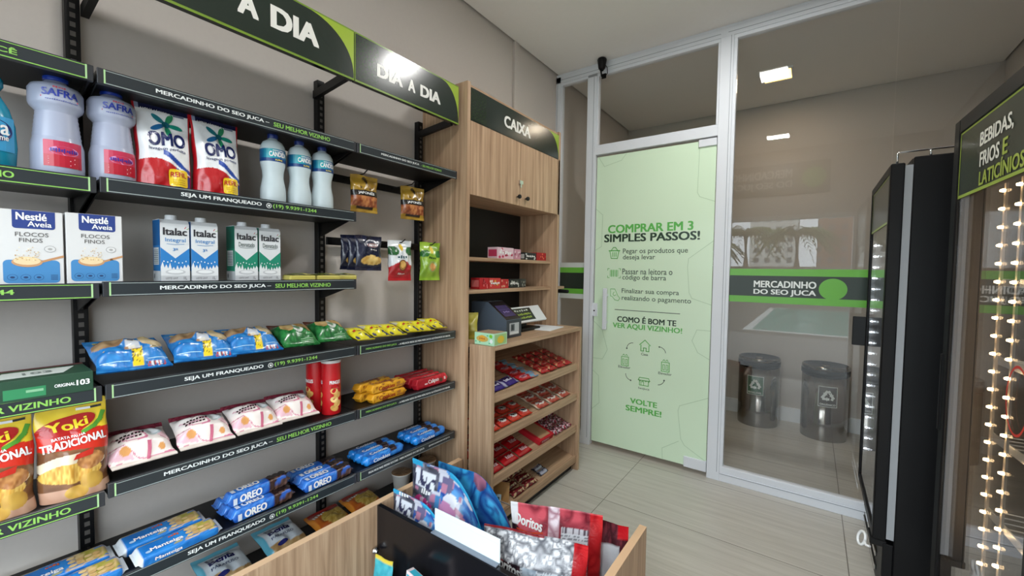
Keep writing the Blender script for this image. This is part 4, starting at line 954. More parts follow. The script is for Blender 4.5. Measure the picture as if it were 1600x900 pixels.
for x, y, yaw, l in ((.250, .822, .02, 'green cracker bag beside the blue bags'), (.240, .964, -.03, 'green cracker bag at the right end of the shelf bay')): lay(P, x, y, sh(3) + .028, l, 'bag', 'green cracker bags', 24, yaw, 2)
def pink(u, v):
    if v < .10: return mix((222, 208, 196), (238, 226, 216), vn(u * 8, v * 8, 1))
    if v > .86 or (v > .78 and vn(u * 5, v * 5, 8) > .6): return crink(u, v, 6, 2, (104, 28, 46), (164, 66, 84))
    if inell(u, v, .72, .64, .19, .15): return (196, 208, 210) if not inell(u, v, .72, .64, .14, .10) else (238, 240, 240)
    if inell(u, v, .24, .26, .08, .07) or inell(u, v, .80, .22, .06, .05): return (224, 160, 96)
    w_ = vn(u * 5 + v * 3, v * 4, 4)
    if v < .62 and abs(w_ - .52) < .045: return (206, 120, 146)
    if v < .55 and w_ > .66: return (230, 186, 196)
    return mix((232, 218, 210), (244, 234, 228), vn(u * 7, v * 7, 3))
def pinkp(m, mp):
    m.text('ORIGINAL', (-.032, .094, .012, .1015), mp, (110, 40, 50), .02, .0012, rot=.05); m.scrib((-.052, .080, .012, .089), mp, (60, 40, 40), .0012, 8); m.scrib((-.048, .069, .006, .077), mp, (60, 40, 40), .0012, 6)
    m.shape([(.004, .006), (.012, .006), (.022, .05), (.012, .05)], mp, (206, 110, 136), .001)
P = Proto(bag('ring_biscuit_bag', .147, .15, .066, pink, M_foil, pinkp, 54, 50, .07, .03, wr=.12, seed=31))
for i, (y, l) in enumerate(((.352, 'pink and white biscuit bag beside the potato stick bags'), (.506, 'pink and white biscuit bag, second along from the potato stick bags'), (.660, 'pink and white biscuit bag, third along from the potato stick bags'), (.802, 'pink and white biscuit bag nearest the red chip cans'))):
    lay(P, .268 - .006 * (i == 3), y, sh(4) + .028, l, 'bag', 'pink ring biscuit bags', 26, (.05, -.03, .04, .0)[i], 1.5)
def yel(u, v):
    if v < .08 or v > .93: return (216, 202, 40)
    if v > .62 and vn(u * 7, v * 7, 2) > .40: return mix((206, 200, 150), (226, 226, 206), vn(u * 10, v * 10, 1))
    if v < .30 and vn(u * 9, v * 7, 4) > .62: return (60, 66, 96)
    return mix((212, 198, 30), (236, 226, 60), vn(u * 8, v * 8, 3))
P = Proto(bag('noodle_pack', .089, .15, .038, yel, M_foil, lambda m, mp: m.scrib((-.030, .055, .030, .072), mp, (190, 50, 40), .0012, 4), 34, 36, .08, .02, wr=.14, seed=41))
for i, y in enumerate((1.092, 1.178, 1.270, 1.362, 1.452, 1.54)):
    lay(P, .262 - .004 * (i % 2), y, sh(3) + .018 + .004 * (i % 2), 'yellow noodle pack ' + ('at the left end of the row beside the green bags', 'second from the left of the row of six', 'third from the left of the row of six', 'third from the cabinet in the row of six', 'second from the cabinet in the row of six', 'nearest the oak cabinet')[i], 'pack', 'yellow noodle packs', 14, (.05, -.06, .04, -.03, .05, -.02)[i], 3)

# ---- chip cans
t = empty('chip_can'); R = .0365
def can(a, z):
    return mix((186, 20, 28), (208, 30, 36), .5 + .5 * sin(a * 6.28))
MB().lathe([(.0355, 0), (R, .003), (R, .204), (.0372, .206), (.0372, .2085)], 40, can).build('body', M_plast, t)
MB().lathe([(.0378, .2088), (.0382, .210), (.0382, .219), (.0370, .221)], 40, c=(214, 210, 206)).build('lid', M_plast, t)
lb = MB(); mp = cyl(R + .0003)
for da in (0, -.0765, .0765):
    lb.text('PRINGLES', (da - .022, .125, da + .022, .139), mp, WHT, .03, .0006); lb.ell(da, .113, .017, .007, mp, (150, 16, 24), .0006, 16)
    for k in range(5): lb.ell(da - .004 + .012 * (k % 2), .096 - .017 * k, .016, .012, mp, ((226, 184, 110), (214, 166, 90), (236, 202, 132), (220, 174, 98), (206, 156, 80))[k], .0008 + .0004 * k, 18, .5 if k % 2 else -.4)
lb.build('label', M_plast, t)
P = Proto(t)
P.place((.150, .925, sh(4)), H90 + .7, 'red chip can standing behind the other, near the pink bags', 'can', 'red chip cans'); P.place((.222, .950, sh(4)), H90 - .1, 'red chip can in front at the shelf end', 'can', 'red chip cans')

# ---- biscuit rolls
def place_rolls(P, spots, cat, group, labels):
    for (x, y, z, yaw, tilt), l in zip(spots, labels): P.place((x, y, z), (radians(tilt), 0, H90 + yaw), l, cat, group)
ob = lambda a, s: mix((214, 150, 30), (232, 174, 50), vn(a * 9, s * 14, 1)) if vn(a * 10, s * 12, 5) < .72 else (150, 84, 30)
def obp(m, F, T):
    m.text('Cookies', (-.06, .012, .03, .03), F, (160, 50, 30), .03, .001); m.text('Cookies', (-.06, -.010, .03, .010), T, (160, 50, 30), .03, .001)
    for k in range(5): m.ell(.045 + .011 * (k % 3), .014 + .012 * (k // 3), .006, .005, F, (176, 112, 50), .001, 10)
P = Proto(roll('biscuit_roll', .205, .045, .040, ob, M_foil, obp))
place_rolls(P, [(.248, 1.205, sh(4), .03, 0), (.244, 1.205, sh(4) + .041, .03, 0), (.185, 1.180, sh(4), .10, 0), (.180, 1.178, sh(4) + .041, .12, 0)], 'biscuit pack', 'orange biscuit packs',
            ['orange biscuit pack at the shelf front, lower of two stacked', 'orange biscuit pack at the shelf front, upper of two stacked', 'orange biscuit pack at the back, lower of two stacked', 'orange biscuit pack at the back, upper of two stacked'])
cal = lambda a, s: crink(a, s, 6, 2, (146, 14, 28), (206, 44, 58))
def calp(m, F, T):
    for M_, b, q in ((F, .014, 1), (T, -.008, .8)):
        m.text('Calipso', (-.030, b, .042, b + .024 * q), M_, WHT, .02, .001, rot=.05); m.rect(-.055, b + .004, -.036, b + .010, M_, (226, 200, 200), .001); m.ell(.058, b + .008, .011, .010, M_, (84, 50, 34), .001, 14)
    m.rect(.080, .02, .092, .034, F, (226, 190, 190), .001)
P = Proto(roll('biscuit_roll', .228, .040, .052, cal, M_foil, calp))
place_rolls(P, [(.252, 1.470, sh(4), .02, -9), (.205, 1.466, sh(4), .0, -9), (.158, 1.470, sh(4), -.02, -9), (.111, 1.474, sh(4), .02, -9)], 'biscuit pack', 'red biscuit packs',
            ['red biscuit pack at the front of the shelf row', 'red biscuit pack second from the front', 'red biscuit pack third from the front', 'red biscuit pack at the back of the row'])
def man(a, s):
    if s < .07 or s > .94: return (206, 212, 216)
    if .12 < a < .42 and s > .55 and vn(a * 26, s * 16, 3) > .42: return mix((196, 160, 104), (224, 196, 140), vn(s * 30, a * 9))
    if .18 < a < .40 and vn(a * 8, s * 9, 5) > .60: return (170, 160, 70)
    return crink(a, s, 5, 6, (20, 92, 170), (48, 136, 212))
def manp(m, F, T):
    m.text('Manteiga', (-.070, -.020, .008, -.002), T, WHT, .03, .001); m.ell(-.075, -.014, .007, .005, T, (160, 196, 226), .001, 12); m.scrib((-.022, .008, .006, .019), T, (200, 90, 40), .001, 4)
    for k in range(9): m.ell(.024 + .016 * (k % 4), -.018 + .015 * (k // 4), .008, .006, T, ((218, 186, 130), (200, 162, 104))[k % 2], .001 + .0002 * k, 9)
    m.text('Manteiga', (-.065, .010, .0, .024), F, WHT, .03, .001)
P = Proto(roll('butter_biscuit_pack', .215, .066, .034, man, M_foil, manp))
place_rolls(P, [(.262, .424, sh(5) + .004, .03, 10), (.188, .404, sh(5) + .014, .04, 10), (.262, .196, sh(5) + .004, .02, 10), (.188, .184, sh(5) + .014, .03, 10)], 'biscuit pack', 'blue butter biscuit packs',
            ['blue butter biscuit pack at the front beside the blue cookie rolls', 'blue butter biscuit pack behind the front one beside the cookie rolls', 'blue butter biscuit pack at the bottom left, front of two', 'blue butter biscuit pack at the bottom left, back of two'])
def oreo(a, s):
    if s > .66: return mix((44, 28, 24), (150, 112, 96), vn(a * 16, s * 50, 3) ** 2) if vn(a * 9, s * 9, 2) > .25 else (40, 90, 176)
    return crink(a, s, 7, 4, (18, 66, 160), (70, 140, 220))
def oreop(m, F, T):
    for M_, b, q in ((F, .010, 1), (T, -.012, 1)):
        m.text('OREO', (-.066, b, .006, b + .026 * q), M_, WHT, .05, .001); m.rect(-.086, b - .002, -.074, b + .020, M_, (206, 214, 224), .001)
    for k in range(3): m.ell(.045 + .02 * k, .0, .012, .016, T, (34, 24, 24), .001 + .0003 * k, 14)
P = Proto(roll('cookie_roll', .215, .046, .046, oreo, M_foil, oreop, 4))
place_rolls(P, [(.252, .668, sh(5), .02, 0), (.200, .660, sh(5), .03, 0), (.148, .664, sh(5), -.02, 0), (.226, .664, sh(5) + .046, .03, 0), (.256, .908, sh(5), .0, 0), (.205, .912, sh(5), .02, 0), (.154, .906, sh(5), -.02, 0)], 'cookie pack', 'blue cookie rolls',
            ['blue cookie roll at the shelf front, left group', 'blue cookie roll second from the front, left group', 'blue cookie roll at the back, left group', 'blue cookie roll lying on top of the left group', 'blue cookie roll at the shelf front, right group', 'blue cookie roll second from the front, right group', 'blue cookie roll at the back, right group'])
def tubec(a, s):
    if s < .10: return (30, 130, 214)
    if .62 < s < .78 and .05 < a < .45: return mix((36, 26, 30), (70, 50, 50), vn(a * 9, s * 20))
    return crink(a, s, 7, 6, (16, 66, 160), (64, 150, 226))
def tubep(m, F, T): m.text('Cookies', (-.070, -.009, .020, .011), T, (226, 232, 240), .03, .001); m.text('Cookies', (-.070, .012, .020, .028), F, (226, 232, 240), .03, .001); m.ell(.05, 0, .014, .012, T, (30, 24, 26), .001, 14)
P = Proto(roll('cookie_tube', .225, .044, .042, tubec, M_foil, tubep, 2.6, round_=True))
place_rolls(P, [(.256, 1.180, sh(5), .03, 0), (.206, 1.176, sh(5), .03, 0), (.156, 1.180, sh(5), .02, 0), (.256, 1.455, sh(5), .03, 0), (.206, 1.452, sh(5), .03, 0), (.156, 1.456, sh(5), .02, 0)], 'cookie pack', 'bright blue cookie tubes',
            ['bright blue cookie tube at the front, left trio', 'bright blue cookie tube in the middle, left trio', 'bright blue cookie tube at the back, left trio', 'bright blue cookie tube at the front, right trio beside the cabinet', 'bright blue cookie tube in the middle, right trio beside the cabinet', 'bright blue cookie tube at the back, right trio beside the cabinet'])

# ---- pasta bags, instant noodle cups on the lowest shelf
def dona(u, v):
    if u < .10 or v > .92: return (96, 176, 200)
    if v < .36 + .06 * sin(u * 7): return mix((168, 128, 78), (216, 184, 132), vn(u * 16, v * 16, 2))
    return mix((196, 206, 214), (222, 228, 232), vn(u * 5, v * 5, 3))
def donap(m, mp):
    m.text('Dona', (-.045, .145, .030, .168), mp, (36, 36, 84), .045, .0012); m.text('Benta', (-.045, .120, .036, .142), mp, (36, 36, 84), .045, .0012); m.text('PARAFUSO', (-.045, .098, .040, .110), mp, (60, 70, 110), .01, .0012); m.ell(-.020, .066, .020, .009, mp, (40, 44, 110), .0012, 14)
P = Proto(bag('pasta_bag', .15, .195, .06, dona, M_foil, donap, 34, 40, .05, .03, wr=.1, seed=51))
zb = .296 + DECK
lay(P, .255, .585, zb + .030, 'pale blue pasta bag at the bottom, cut by the lower picture edge', 'bag', 'pale blue pasta bags', 16, .0); lay(P, .245, .790, zb + .030, 'pale blue pasta bag on the lowest shelf beside the orange noodle packs', 'bag', 'pale blue pasta bags', 16, .04)
def orng(u, v):
    if u < .10 or v < .12: return mix((204, 120, 34), (220, 140, 50), vn(u * 7, v * 7, 1))
    if v > .82: return (150, 40, 34)
    if inell(u, v, .62, .48, .36, .30): return mix((150, 116, 44), (214, 184, 96), vn(u * 26, v * 26, 2))
    return mix((170, 74, 30), (196, 110, 40), vn(u * 6, v * 6, 3))
P = Proto(bag('noodle_bag', .15, .15, .055, orng, M_gloss, lambda m, mp: m.scrib((-.06, .096, -.008, .118), mp, (226, 220, 206), .0012, 5), 30, 30, .06, .03, wr=.1, seed=61))
lay(P, .225, .985, zb + .027, 'orange noodle bag on the lowest shelf beside the pasta bag', 'bag', 'orange noodle bags', 12, .03); lay(P, .215, 1.150, zb + .027, 'orange noodle bag on the lowest shelf nearer the noodle cups', 'bag', 'orange noodle bags', 12, .0)
t = empty('noodle_cup')
MB().lathe([(.033, 0), (.034, .003), (.046, .098), (.049, .100), (.049, .104), (.046, .105)], 36, lambda a, z: (228, 226, 220) if z > .07 else ((176, 40, 36) if z > .035 else (222, 214, 200)), close=False).build('cup', M_plast, t)
m = MB(); m.lathe([(.049, .1045), (.047, .1062), (.03, .107), (.0005, .1075)], 36, lambda a, z: (150, 116, 84) if z < .1066 else ((112, 82, 60) if hsh(a * 40, z * 1e4) > .5 else (160, 130, 98)), close=False); m.build('lid', M_plast, t)
P = Proto(t)
P.place((.150, 1.372, zb), H90, 'instant noodle cup on the lowest shelf behind the blue sweet bags', 'cup', 'instant noodle cups'); P.place((.150, 1.545, zb), H90, 'instant noodle cup on the lowest shelf next to the cabinet', 'cup', 'instant noodle cups')

# ---- snack bags hanging on the hooks
def gold(u, v):
    if .44 < v < .58: return (30, 24, 20)
    if .16 < v <= .44: return mix((120, 50, 26), (206, 140, 84), vn(u * 15, v * 17, 2))
    if v <= .16 and .2 < u < .8 and v > .08: return (40, 26, 20)
    if v > .60 and .3 < u < .7 and vn(u * 9, v * 12, 4) > .6: return (60, 44, 20)
    return mix((130, 98, 26), (178, 142, 48), vn(u * 6, v * 7, 3))
P = Proto(bag('peanut_bag', .125, .160, .042, gold, M_foil, lambda m, mp: m.text('JAPONÊS', (-.038, .074, .040, .090), mp, WHT, .035, .0012), 34, 40, .06, .05, wr=.14, seed=71))
P.place((.190, 1.128, 1.665), (0, 0, H90 - .15), 'gold peanut bag on the left hook of the upper rail', 'bag', 'gold peanut bags'); P.place((.190, 1.402, 1.662), (0, 0, H90 - .25), 'gold peanut bag on the right hook of the upper rail beside the cabinet', 'bag', 'gold peanut bags')
def nav(u, v):
    if inell(u, v, .58, .30, .42, .13): return mix((196, 150, 70), (236, 206, 132), vn(u * 12, v * 14, 2))
    return mix((16, 20, 40), (34, 40, 66), vn(u * 6, v * 6, 1))
def navp(m, mp): m.ell(.012, .112, .026, .010, mp, (150, 120, 120), .001, 18); m.scrib((-.004, .107, .030, .117), mp, (230, 230, 230), .0016, 5); m.scrib((.0, .088, .034, .095), mp, (206, 200, 190), .0012, 4)
P = Proto(bag('chip_bag', .125, .155, .036, nav, M_foil, navp, 34, 40, .06, .04, wr=.12, seed=81))
P.place((.196, 1.145, 1.410), (0, 0, H90 - .1), 'navy chip bag at the front of the left lower hook', 'bag', 'navy chip bags'); P.place((.152, 1.138, 1.411), (0, 0, H90 - .14), 'navy chip bag second on the left lower hook', 'bag', 'navy chip bags'); P.place((.108, 1.130, 1.413), (0, 0, H90 - .12), 'navy chip bag at the back of the left lower hook', 'bag', 'navy chip bags')
def wred(u, v):
    if v < .44 - .16 * (u - .5) ** 2 * 4 + .05: return mix((160, 26, 34), (190, 40, 46), vn(u * 6, v * 6, 1))
    if v > .62 and (inell(u, v, .14, .74, .22, .12) or inell(u, v, .88, .74, .2, .12)): return mix((20, 70, 36), (50, 120, 60), vn(u * 12, v * 10, 2))
    if inell(u, v, .5, .83, .09, .09): return (226, 190, 60)
    return mix((206, 212, 216), (234, 236, 236), vn(u * 6, v * 6, 3))
def wredp(m, mp): m.scrib((-.026, .107, .026, .124), mp, (30, 70, 80), .0012, 4); m.ell(0, .076, .024, .026, mp, (120, 70, 30), .001, 20); m.ell(0, .076, .019, .021, mp, (206, 160, 84), .0014, 18); m.scrib((-.02, .028, .024, .040), mp, (230, 200, 200), .0012, 4)
P = Proto(bag('snack_bag', .128, .195, .055, wred, M_foil, wredp, 40, 50, .05, .06, wr=.14, seed=91)); P.place((.185, 1.328, 1.362), (0, 0, H90 - .12), 'white and red snack bag with green leaves on the middle lower hook', 'bag')
def lime(u, v):
    if v > .60 and (inell(u, v, .16, .70, .2, .10) or inell(u, v, .86, .68, .2, .12)): return mix((30, 90, 36), (70, 140, 60), vn(u * 12, v * 10, 2))
    if inell(u, v, .5, .80, .10, .10): return (226, 200, 60)
    return mix((120, 160, 40), (164, 196, 70), vn(u * 6, v * 6, 3))
def limep(m, mp): m.scrib((-.02, .108, .02, .122), mp, (30, 80, 30), .0012, 4); m.ell(0, .072, .026, .028, mp, (150, 170, 90), .001, 20); m.ell(0, .070, .018, .020, mp, (206, 150, 84), .0014, 18)
P = Proto(bag('snack_bag', .118, .195, .055, lime, M_foil, limep, 36, 50, .05, .06, wr=.14, seed=95)); P.place((.185, 1.525, 1.362), (0, 0, H90 - .22), 'lime green snack bag on the right lower hook beside the cabinet', 'bag')

# ---- cabinet niche: small boxes on the two shelves
def carton_box(name, w, d, h, col, pr, mat=None):
    m = MB().box(-w / 2, w / 2, -d / 2, d / 2, 0, h, col, .0012); pr(m, *faces(w, d, h)); return m.build(name, mat or M_matte)
def dots(cols, n, seed, lo=0, hi=1):
    def f(m, F, L, T, R, w, h):
        for k in range(n): m.ell((hsh(k, seed) - .5) * w * .85, h * (.15 + .7 * hsh(k, seed + 1)), w * .07, h * .12, F, cols[k % len(cols)], .0006 + .0001 * (k % 4), 10)
    return f
def nb(x, y, z, w, d, h, col, cols, label, txt=None, tc=WHT):
    def pr(m, F, L, T, R):
        dots(cols, 10, w * 91)(m, F, L, T, R, w, h)
        m.rect(-d * .4, h * .2, d * .4, h * .8, L, cols[0])
        if txt: m.scrib((-w * .4, h * .35, w * .4, h * .7), F, tc, .0014, 5)
    Proto(carton_box('sweet_box', w, d, h, col, pr)).place((x, y, z), H90, label, 'box')
zA, zB = 1.4904, 1.3074
nb(.215, 2.095, zA, .165, .08, .070, (226, 196, 206), [(196, 60, 96), (240, 226, 230), (180, 40, 80)], 'pink and white box on the upper niche shelf', True)
nb(.215, 2.222, zA, .072, .08, .066, (206, 150, 166), [(150, 50, 80), (236, 220, 224)], 'smaller rose box right of the pink box on the upper niche shelf')
nb(.215, 2.385, zA, .135, .07, .050, (40, 44, 44), [(206, 210, 206), (120, 126, 120), (30, 32, 32)], 'black and white box in the upper niche shelf', True)
nb(.215, 2.525, zA, .120, .07, .056, (176, 40, 44), [(226, 120, 90), (206, 60, 50), (150, 30, 40)], 'red box at the right end of the upper niche shelf')
nb(.205, 1.905, zB, .082, .07, .066, (188, 30, 38), [(226, 120, 120), (150, 16, 30)], 'plain red box at the left end of the lower niche shelf')
nb(.205, 2.010, zB, .112, .07, .064, (206, 60, 56), [(240, 214, 200), (226, 170, 60), (230, 90, 90)], 'red box with cream pattern on the lower niche shelf', True)
nb(.205, 2.115, zB, .080, .06, .056, (190, 44, 44), [(226, 180, 150), (160, 30, 30)], 'small red box beside the black boxes on the lower niche shelf')
nb(.205, 2.215, zB, .105, .07, .056, (34, 38, 36), [(190, 196, 186), (90, 100, 90)], 'black box on the lower niche shelf nearer the red boxes', True)
nb(.205, 2.310, zB, .070, .07, .056, (52, 54, 50), [(170, 172, 160), (110, 110, 100)], 'dark grey box at the right end of the lower niche shelf')
t = empty('barcode_scanner', (.30, 2.715, 1.272)); tag(t, 'black barcode scanner under the end of the lower niche shelf', 'scanner')
MB().lathe([(.010, -.06), (.013, -.055), (.013, .06), (.011, .065)], 20).build('body', M_shell, t); t.children[0].rotation_euler = (0, H90, 0)
MB().box(-.012, .012, -.01, .01, .010, .0148).build('mount', M_black, t)

# ---- checkout terminal on the counter
t = empty('checkout_terminal', (.26, 1.995, LZ)); tag(t, 'slate grey self-checkout terminal with sloping dark screen on the counter', 'checkout terminal')
prof = [(-.13, .003), (.135, .003), (.135, .105), (-.005, .205), (-.13, .205)]
MB().prism(prof, 1, -.075, .075, (86, 98, 112)).build('body', M_plast, t)
dv = Vector((.14, -.10)).normalized(); nv_ = Vector((.10, .14)).normalized()
def scr(u, v, e): b = Vector((-.005, .205)) + dv * (.172 - v) + nv_ * (e + .001); return (b.x, u, b.y)
m = MB(); m.rect(-.073, .002, .073, .170, scr, (16, 16, 20), .0); m.rect(-.056, .03, .056, .130, scr, (54, 46, 92), .0008); m.rect(-.050, .09, .05, .092, scr, (90, 80, 140), .0012); m.scrib((-.03, .06, .03, .08), scr, (120, 110, 170), .0012, 4)
m.build('screen', M_gloss, t)
fp = lambda u, v, e: (.135 + e, u, v)
m = MB(); m.rect(-.074, .004, .074, .104, fp, (50, 56, 66), .0003); m.rect(-.046, .018, .050, .086, fp, (186, 192, 196), .0008); m.rect(-.034, .040, .004, .080, fp, (84, 92, 100), .0012); m.rect(-.026, .046, -.008, .074, fp, (40, 44, 50), .0016); m.rect(-.04, .022, .044, .034, fp, (220, 224, 226), .0012)
m.build('front_label', M_plast, t)
t = empty('price_display', (.27, 2.30, LZ)); tag(t, 'white tilted display panel with black and lime notice behind the terminal', 'display')
MB().box(-.10, .05, -.11, .11, 0.0005, .02, bev=.003).box(-.03, -.01, -.03, .03, .02, .10).build('stand', M_black, t)
m = MB(); dv2 = Vector((-.085, .105)).normalized(); n2 = Vector((.105, .085)).normalized()
def pan(u, v, e): b = Vector((.055, .062)) + dv2 * v + n2 * e; return (b.x, u, b.y)
m.obox(pan(-.185, 0, 0), (0, .37, 0), (dv2.x * .118, 0, dv2.y * .118), (-n2.x * .012, 0, -n2.y * .012), (222, 226, 228))
m.rect(-.15, .014, .06, .106, pan, (22, 24, 22), .001); m.scrib((-.13, .080, .03, .096), pan, (206, 212, 200), .002, 6); m.scrib((-.13, .052, .04, .068), pan, (170, 196, 70), .002, 9); m.scrib((-.13, .026, .03, .042), pan, (170, 196, 70), .002, 8)
m.build('panel', M_plast, t)
m = MB().box(-.105, .105, -.115, .115, .0003, .006, (232, 236, 240), .0008); o = m.build('paper_pad', M_matte); o.location = (.315, 2.455, LZ); o.rotation_euler = (0, 0, .12); tag(o, 'white paper pad lying on the counter behind the terminal', 'paper')
def tea(m, F, L, T, R):
    m.rect(-.064, .002, .064, .062, F, (176, 226, 190)); m.ell(-.012, .033, .040, .017, F, (206, 176, 92), .0008, 22); m.ell(-.012, .036, .022, .016, F, (226, 170, 60), .0012, 18); m.scrib((-.030, .028, .008, .040), F, (176, 90, 30), .0016, 5)
    for k in range(9): m.ell(-.055 + .013 * k, .010 + .044 * hsh(k, 4), .006, .004, F, (90, 186, 140), .0007, 8)
    m.ell(.045, .050, .011, .009, F, (120, 196, 40), .0012, 12); m.ell(.048, .024, .010, .011, F, (236, 240, 236), .0012, 14); m.rect(-.05, .006, .05, .058, R, (160, 200, 130)); m.ell(.0, .030, .030, .02, R, (220, 190, 60), .0008, 16)
    m.rect(-.06, -.052, .06, .052, T, (170, 140, 110))
o = carton_box('snack_box', .13, .115, .064, (184, 222, 190), tea); Proto(o).place((.424, 1.742, LZ + .0004), 0, 'mint green snack box on the front left corner of the counter', 'box')
P = Proto(bag('snack_bag', .12, .15, .045, lambda u, v: mix((176, 166, 60), (206, 200, 110), vn(u * 7, v * 7)) if v > .3 else mix((110, 130, 60), (200, 180, 60), vn(u * 9, v * 9)), M_foil, None, 24, 28, .06, .04, wr=.12, seed=97)); P.place((.225, 1.775, LZ + .0005), (radians(-6), 0, .35), 'yellow snack bag standing behind the mint green box', 'bag')
P = Proto(bag('snack_bag', .10, .14, .03, lambda u, v: mix((30, 34, 40), (64, 70, 76), vn(u * 9, v * 9)) if vn(u * 8, v * 9, 3) < .7 else (170, 176, 170), M_foil, None, 20, 24, .06, .04, wr=.12, seed=98)); P.place((.125, 1.875, LZ + .0005), (radians(-4), 0, .5), 'dark snack bag behind the yellow bag in the niche', 'bag')

# ---- sweets on the sloping trays
SA = math.atan(SL)
def on_tray(P, k, x, y, t, label, cat, group, yaw=0):        # x = lower edge of the pack
    z = TRAY[k] + .0172 + (LX - .03 - x) * SL
    return P.place((x, y, z + t * .5 / cos(SA) + .0016), (radians(-90) + SA, 0, H90 + yaw), label, cat, group)
def small(name, w, h, t, paint, pr=None, seed=0, crimp=.09, n=16): return Proto(bag(name, w, h, t, paint, M_foil, pr, n, n, crimp, .03, wr=.12, seed=seed))
P = small('chocolate_bar', .145, .075, .016, lambda u, v: mix((40, 30, 96), (70, 54, 140), vn(u * 6, v * 6)) if .1 < u < .92 else (170, 170, 196), lambda m, mp: m.scrib((-.04, .026, .045, .052), mp, (220, 220, 236), .0012, 5), 1)
on_tray(P, 0, .452, 1.790, .016, 'purple chocolate bar in the top tray, nearer the terminal side panel', 'sweet', 'purple chocolate bars', .05); on_tray(P, 0, .445, 1.925, .016, 'purple chocolate bar in the top tray, next to the red and blue bars', 'sweet', 'purple chocolate bars', .12)
def rb(u, v):
    if u > .62: return (110, 160, 190) if vn(u * 9, v * 5, 2) > .45 else (206, 150, 130)
    if inell(u, v, .30, .55, .18, .30): return (214, 160, 176)
    return mix((164, 20, 30), (190, 36, 44), vn(u * 7, v * 7))
P = small('chocolate_bar', .19, .058, .015, rb, lambda m, mp: m.scrib((-.06, .02, -.015, .038), mp, (120, 30, 60), .0012, 4), 2)
for i in range(4): on_tray(P, 0, .448 - .060 * i, 2.100 - .012 * i, .015, 'red and blue chocolate bar in the top tray, ' + ('lowest of the column', 'second up the column', 'third up the column', 'highest of the column')[i], 'sweet', 'red and blue chocolate bars', .0)
def rp(u, v): return (206, 150, 110) if vn(u * 6, v * 6, 1) > .68 else mix((150, 20, 30), (190, 40, 44), vn(u * 8, v * 8, 2))
P = small('wrapped_bonbon', .088, .062, .020, rp, None, 3, .12, 12)
rowsw = ('lip row', 'second row', 'third row', 'back row'); colw = ('nearest the red and blue bars', 'second from the red and blue bars', 'second from the right wall', 'nearest the right wall')
for i in range(4):
    for j in range(4): on_tray(P, 0, .452 - .062 * i, 2.282 + .104 * j, .020, 'red wrapped bonbon in the top tray, %s, %s' % (rowsw[i], colw[j]), 'sweet', 'red wrapped bonbons', .25 * (hsh(i, j) - .5))
def kb(u, v):
    if v < .2: return (196, 60, 40)
    if inell(u, v, .55, .58, .32, .28): return (226, 226, 222) if vn(u * 10, v * 9, 3) > .32 else (70, 56, 60)
    return mix((176, 40, 34), (206, 60, 46), vn(u * 8, v * 8, 1))
P = small('chocolate_pack', .098, .075, .018, kb, lambda m, mp: m.scrib((-.018, .036, .028, .050), mp, (60, 50, 60), .0012, 4), 4, n=18)
c4 = ('at the left side panel', 'second from the left side panel', 'third from the left side panel', 'next to the cream packs'); r2 = ('front row', 'back row')
for i in range(2):
    for j in range(4): on_tray(P, 1, .452 - .082 * i, 1.752 + .106 * j, .018, 'red and white chocolate pack, second tray, %s, %s' % (r2[i], c4[j]), 'sweet', 'red and white chocolate packs', .1 * (hsh(i, j, 3) - .5))
def cb_(u, v):
    if u < .1 or u > .9: return (216, 196, 172)
    if inell(u, v, .5, .55, .34, .26): return (226, 222, 214) if vn(u * 9, v * 9, 3) > .38 else (150, 40, 44)
    return mix((170, 60, 50), (206, 120, 96), vn(u * 8, v * 8, 1))
P = small('chocolate_pack', .138, .075, .018, cb_, None, 5, n=18)
for i in range(3):
    for j in range(3): on_tray(P, 1, .452 - .080 * i, 2.262 + .148 * j, .018, 'cream chocolate pack, second tray, %s, %s' % (('front row', 'middle row', 'back row')[i], ('nearest the red packs', 'middle of the row', 'nearest the right panel')[j]), 'sweet', 'cream wrapped chocolate packs', .12 * (hsh(i, j, 5) - .5))
def kk(u, v):
    if v < .10: return (150, 16, 26)
    return mix((160, 14, 24), (196, 26, 34), vn(u * 8, v * 8, 1))
P = small('wafer_bar', .135, .075, .016, kk, lambda m, mp: m.text('KitKat', (-.02, .026, .050, .056), mp, (232, 200, 204), .03, .0012), 6, .07, 16)
for i in range(4):
    for j in range(3): on_tray(P, 2, .452 - .080 * i, 1.774 + .145 * j, .016, 'red wafer bar in the third tray, %s, %s' % (('front row', 'second row', 'third row', 'back row')[i], ('at the left panel', 'middle column', 'next to the red box')[j]), 'sweet', 'red wafer bars', .06 * (hsh(i, j, 7) - .5))
def opn(m, F, L, T, R): m.text('KitKat', (-.06, .008, .03, .026), F, (232, 200, 204), .03, .001); m.rect(-.06, -.07, .06, .07, T, (178, 140, 104))
o = carton_box('open_display_box', .17, .17, .032, (190, 24, 40), opn); Proto(o).place((.365, 2.30, TRAY[2] + .0185 + (LX - .03 - .365) * SL), (SA * 1.0, 0, H90), 'red open display box in the third tray beside the wafer bars', 'box')
def dt_(u, v): return (226, 206, 214) if vn(u * 14, v * 12, 1) > .62 else ((60, 20, 36) if vn(u * 12, v * 12, 4) < .55 else (180, 60, 84))
P = small('dotted_sweet_pack', .115, .070, .018, dt_, None, 8, .1, 20)
for i in range(3):
    for j in range(2): on_tray(P, 2, .452 - .074 * i, 2.470 + .124 * j, .018, 'dotted pink and black sweet pack in the third tray, %s, %s' % (('front row', 'middle row', 'back row')[i], ('nearer the red box', 'nearer the right panel')[j]), 'sweet', 'dotted sweet packs', .1 * (hsh(i, j, 9) - .5))
def br_(u, v): return (196, 170, 130) if vn(u * 8, v * 6, 2) > .66 else mix((70, 18, 24), (150, 30, 44), vn(u * 9, v * 9, 1))
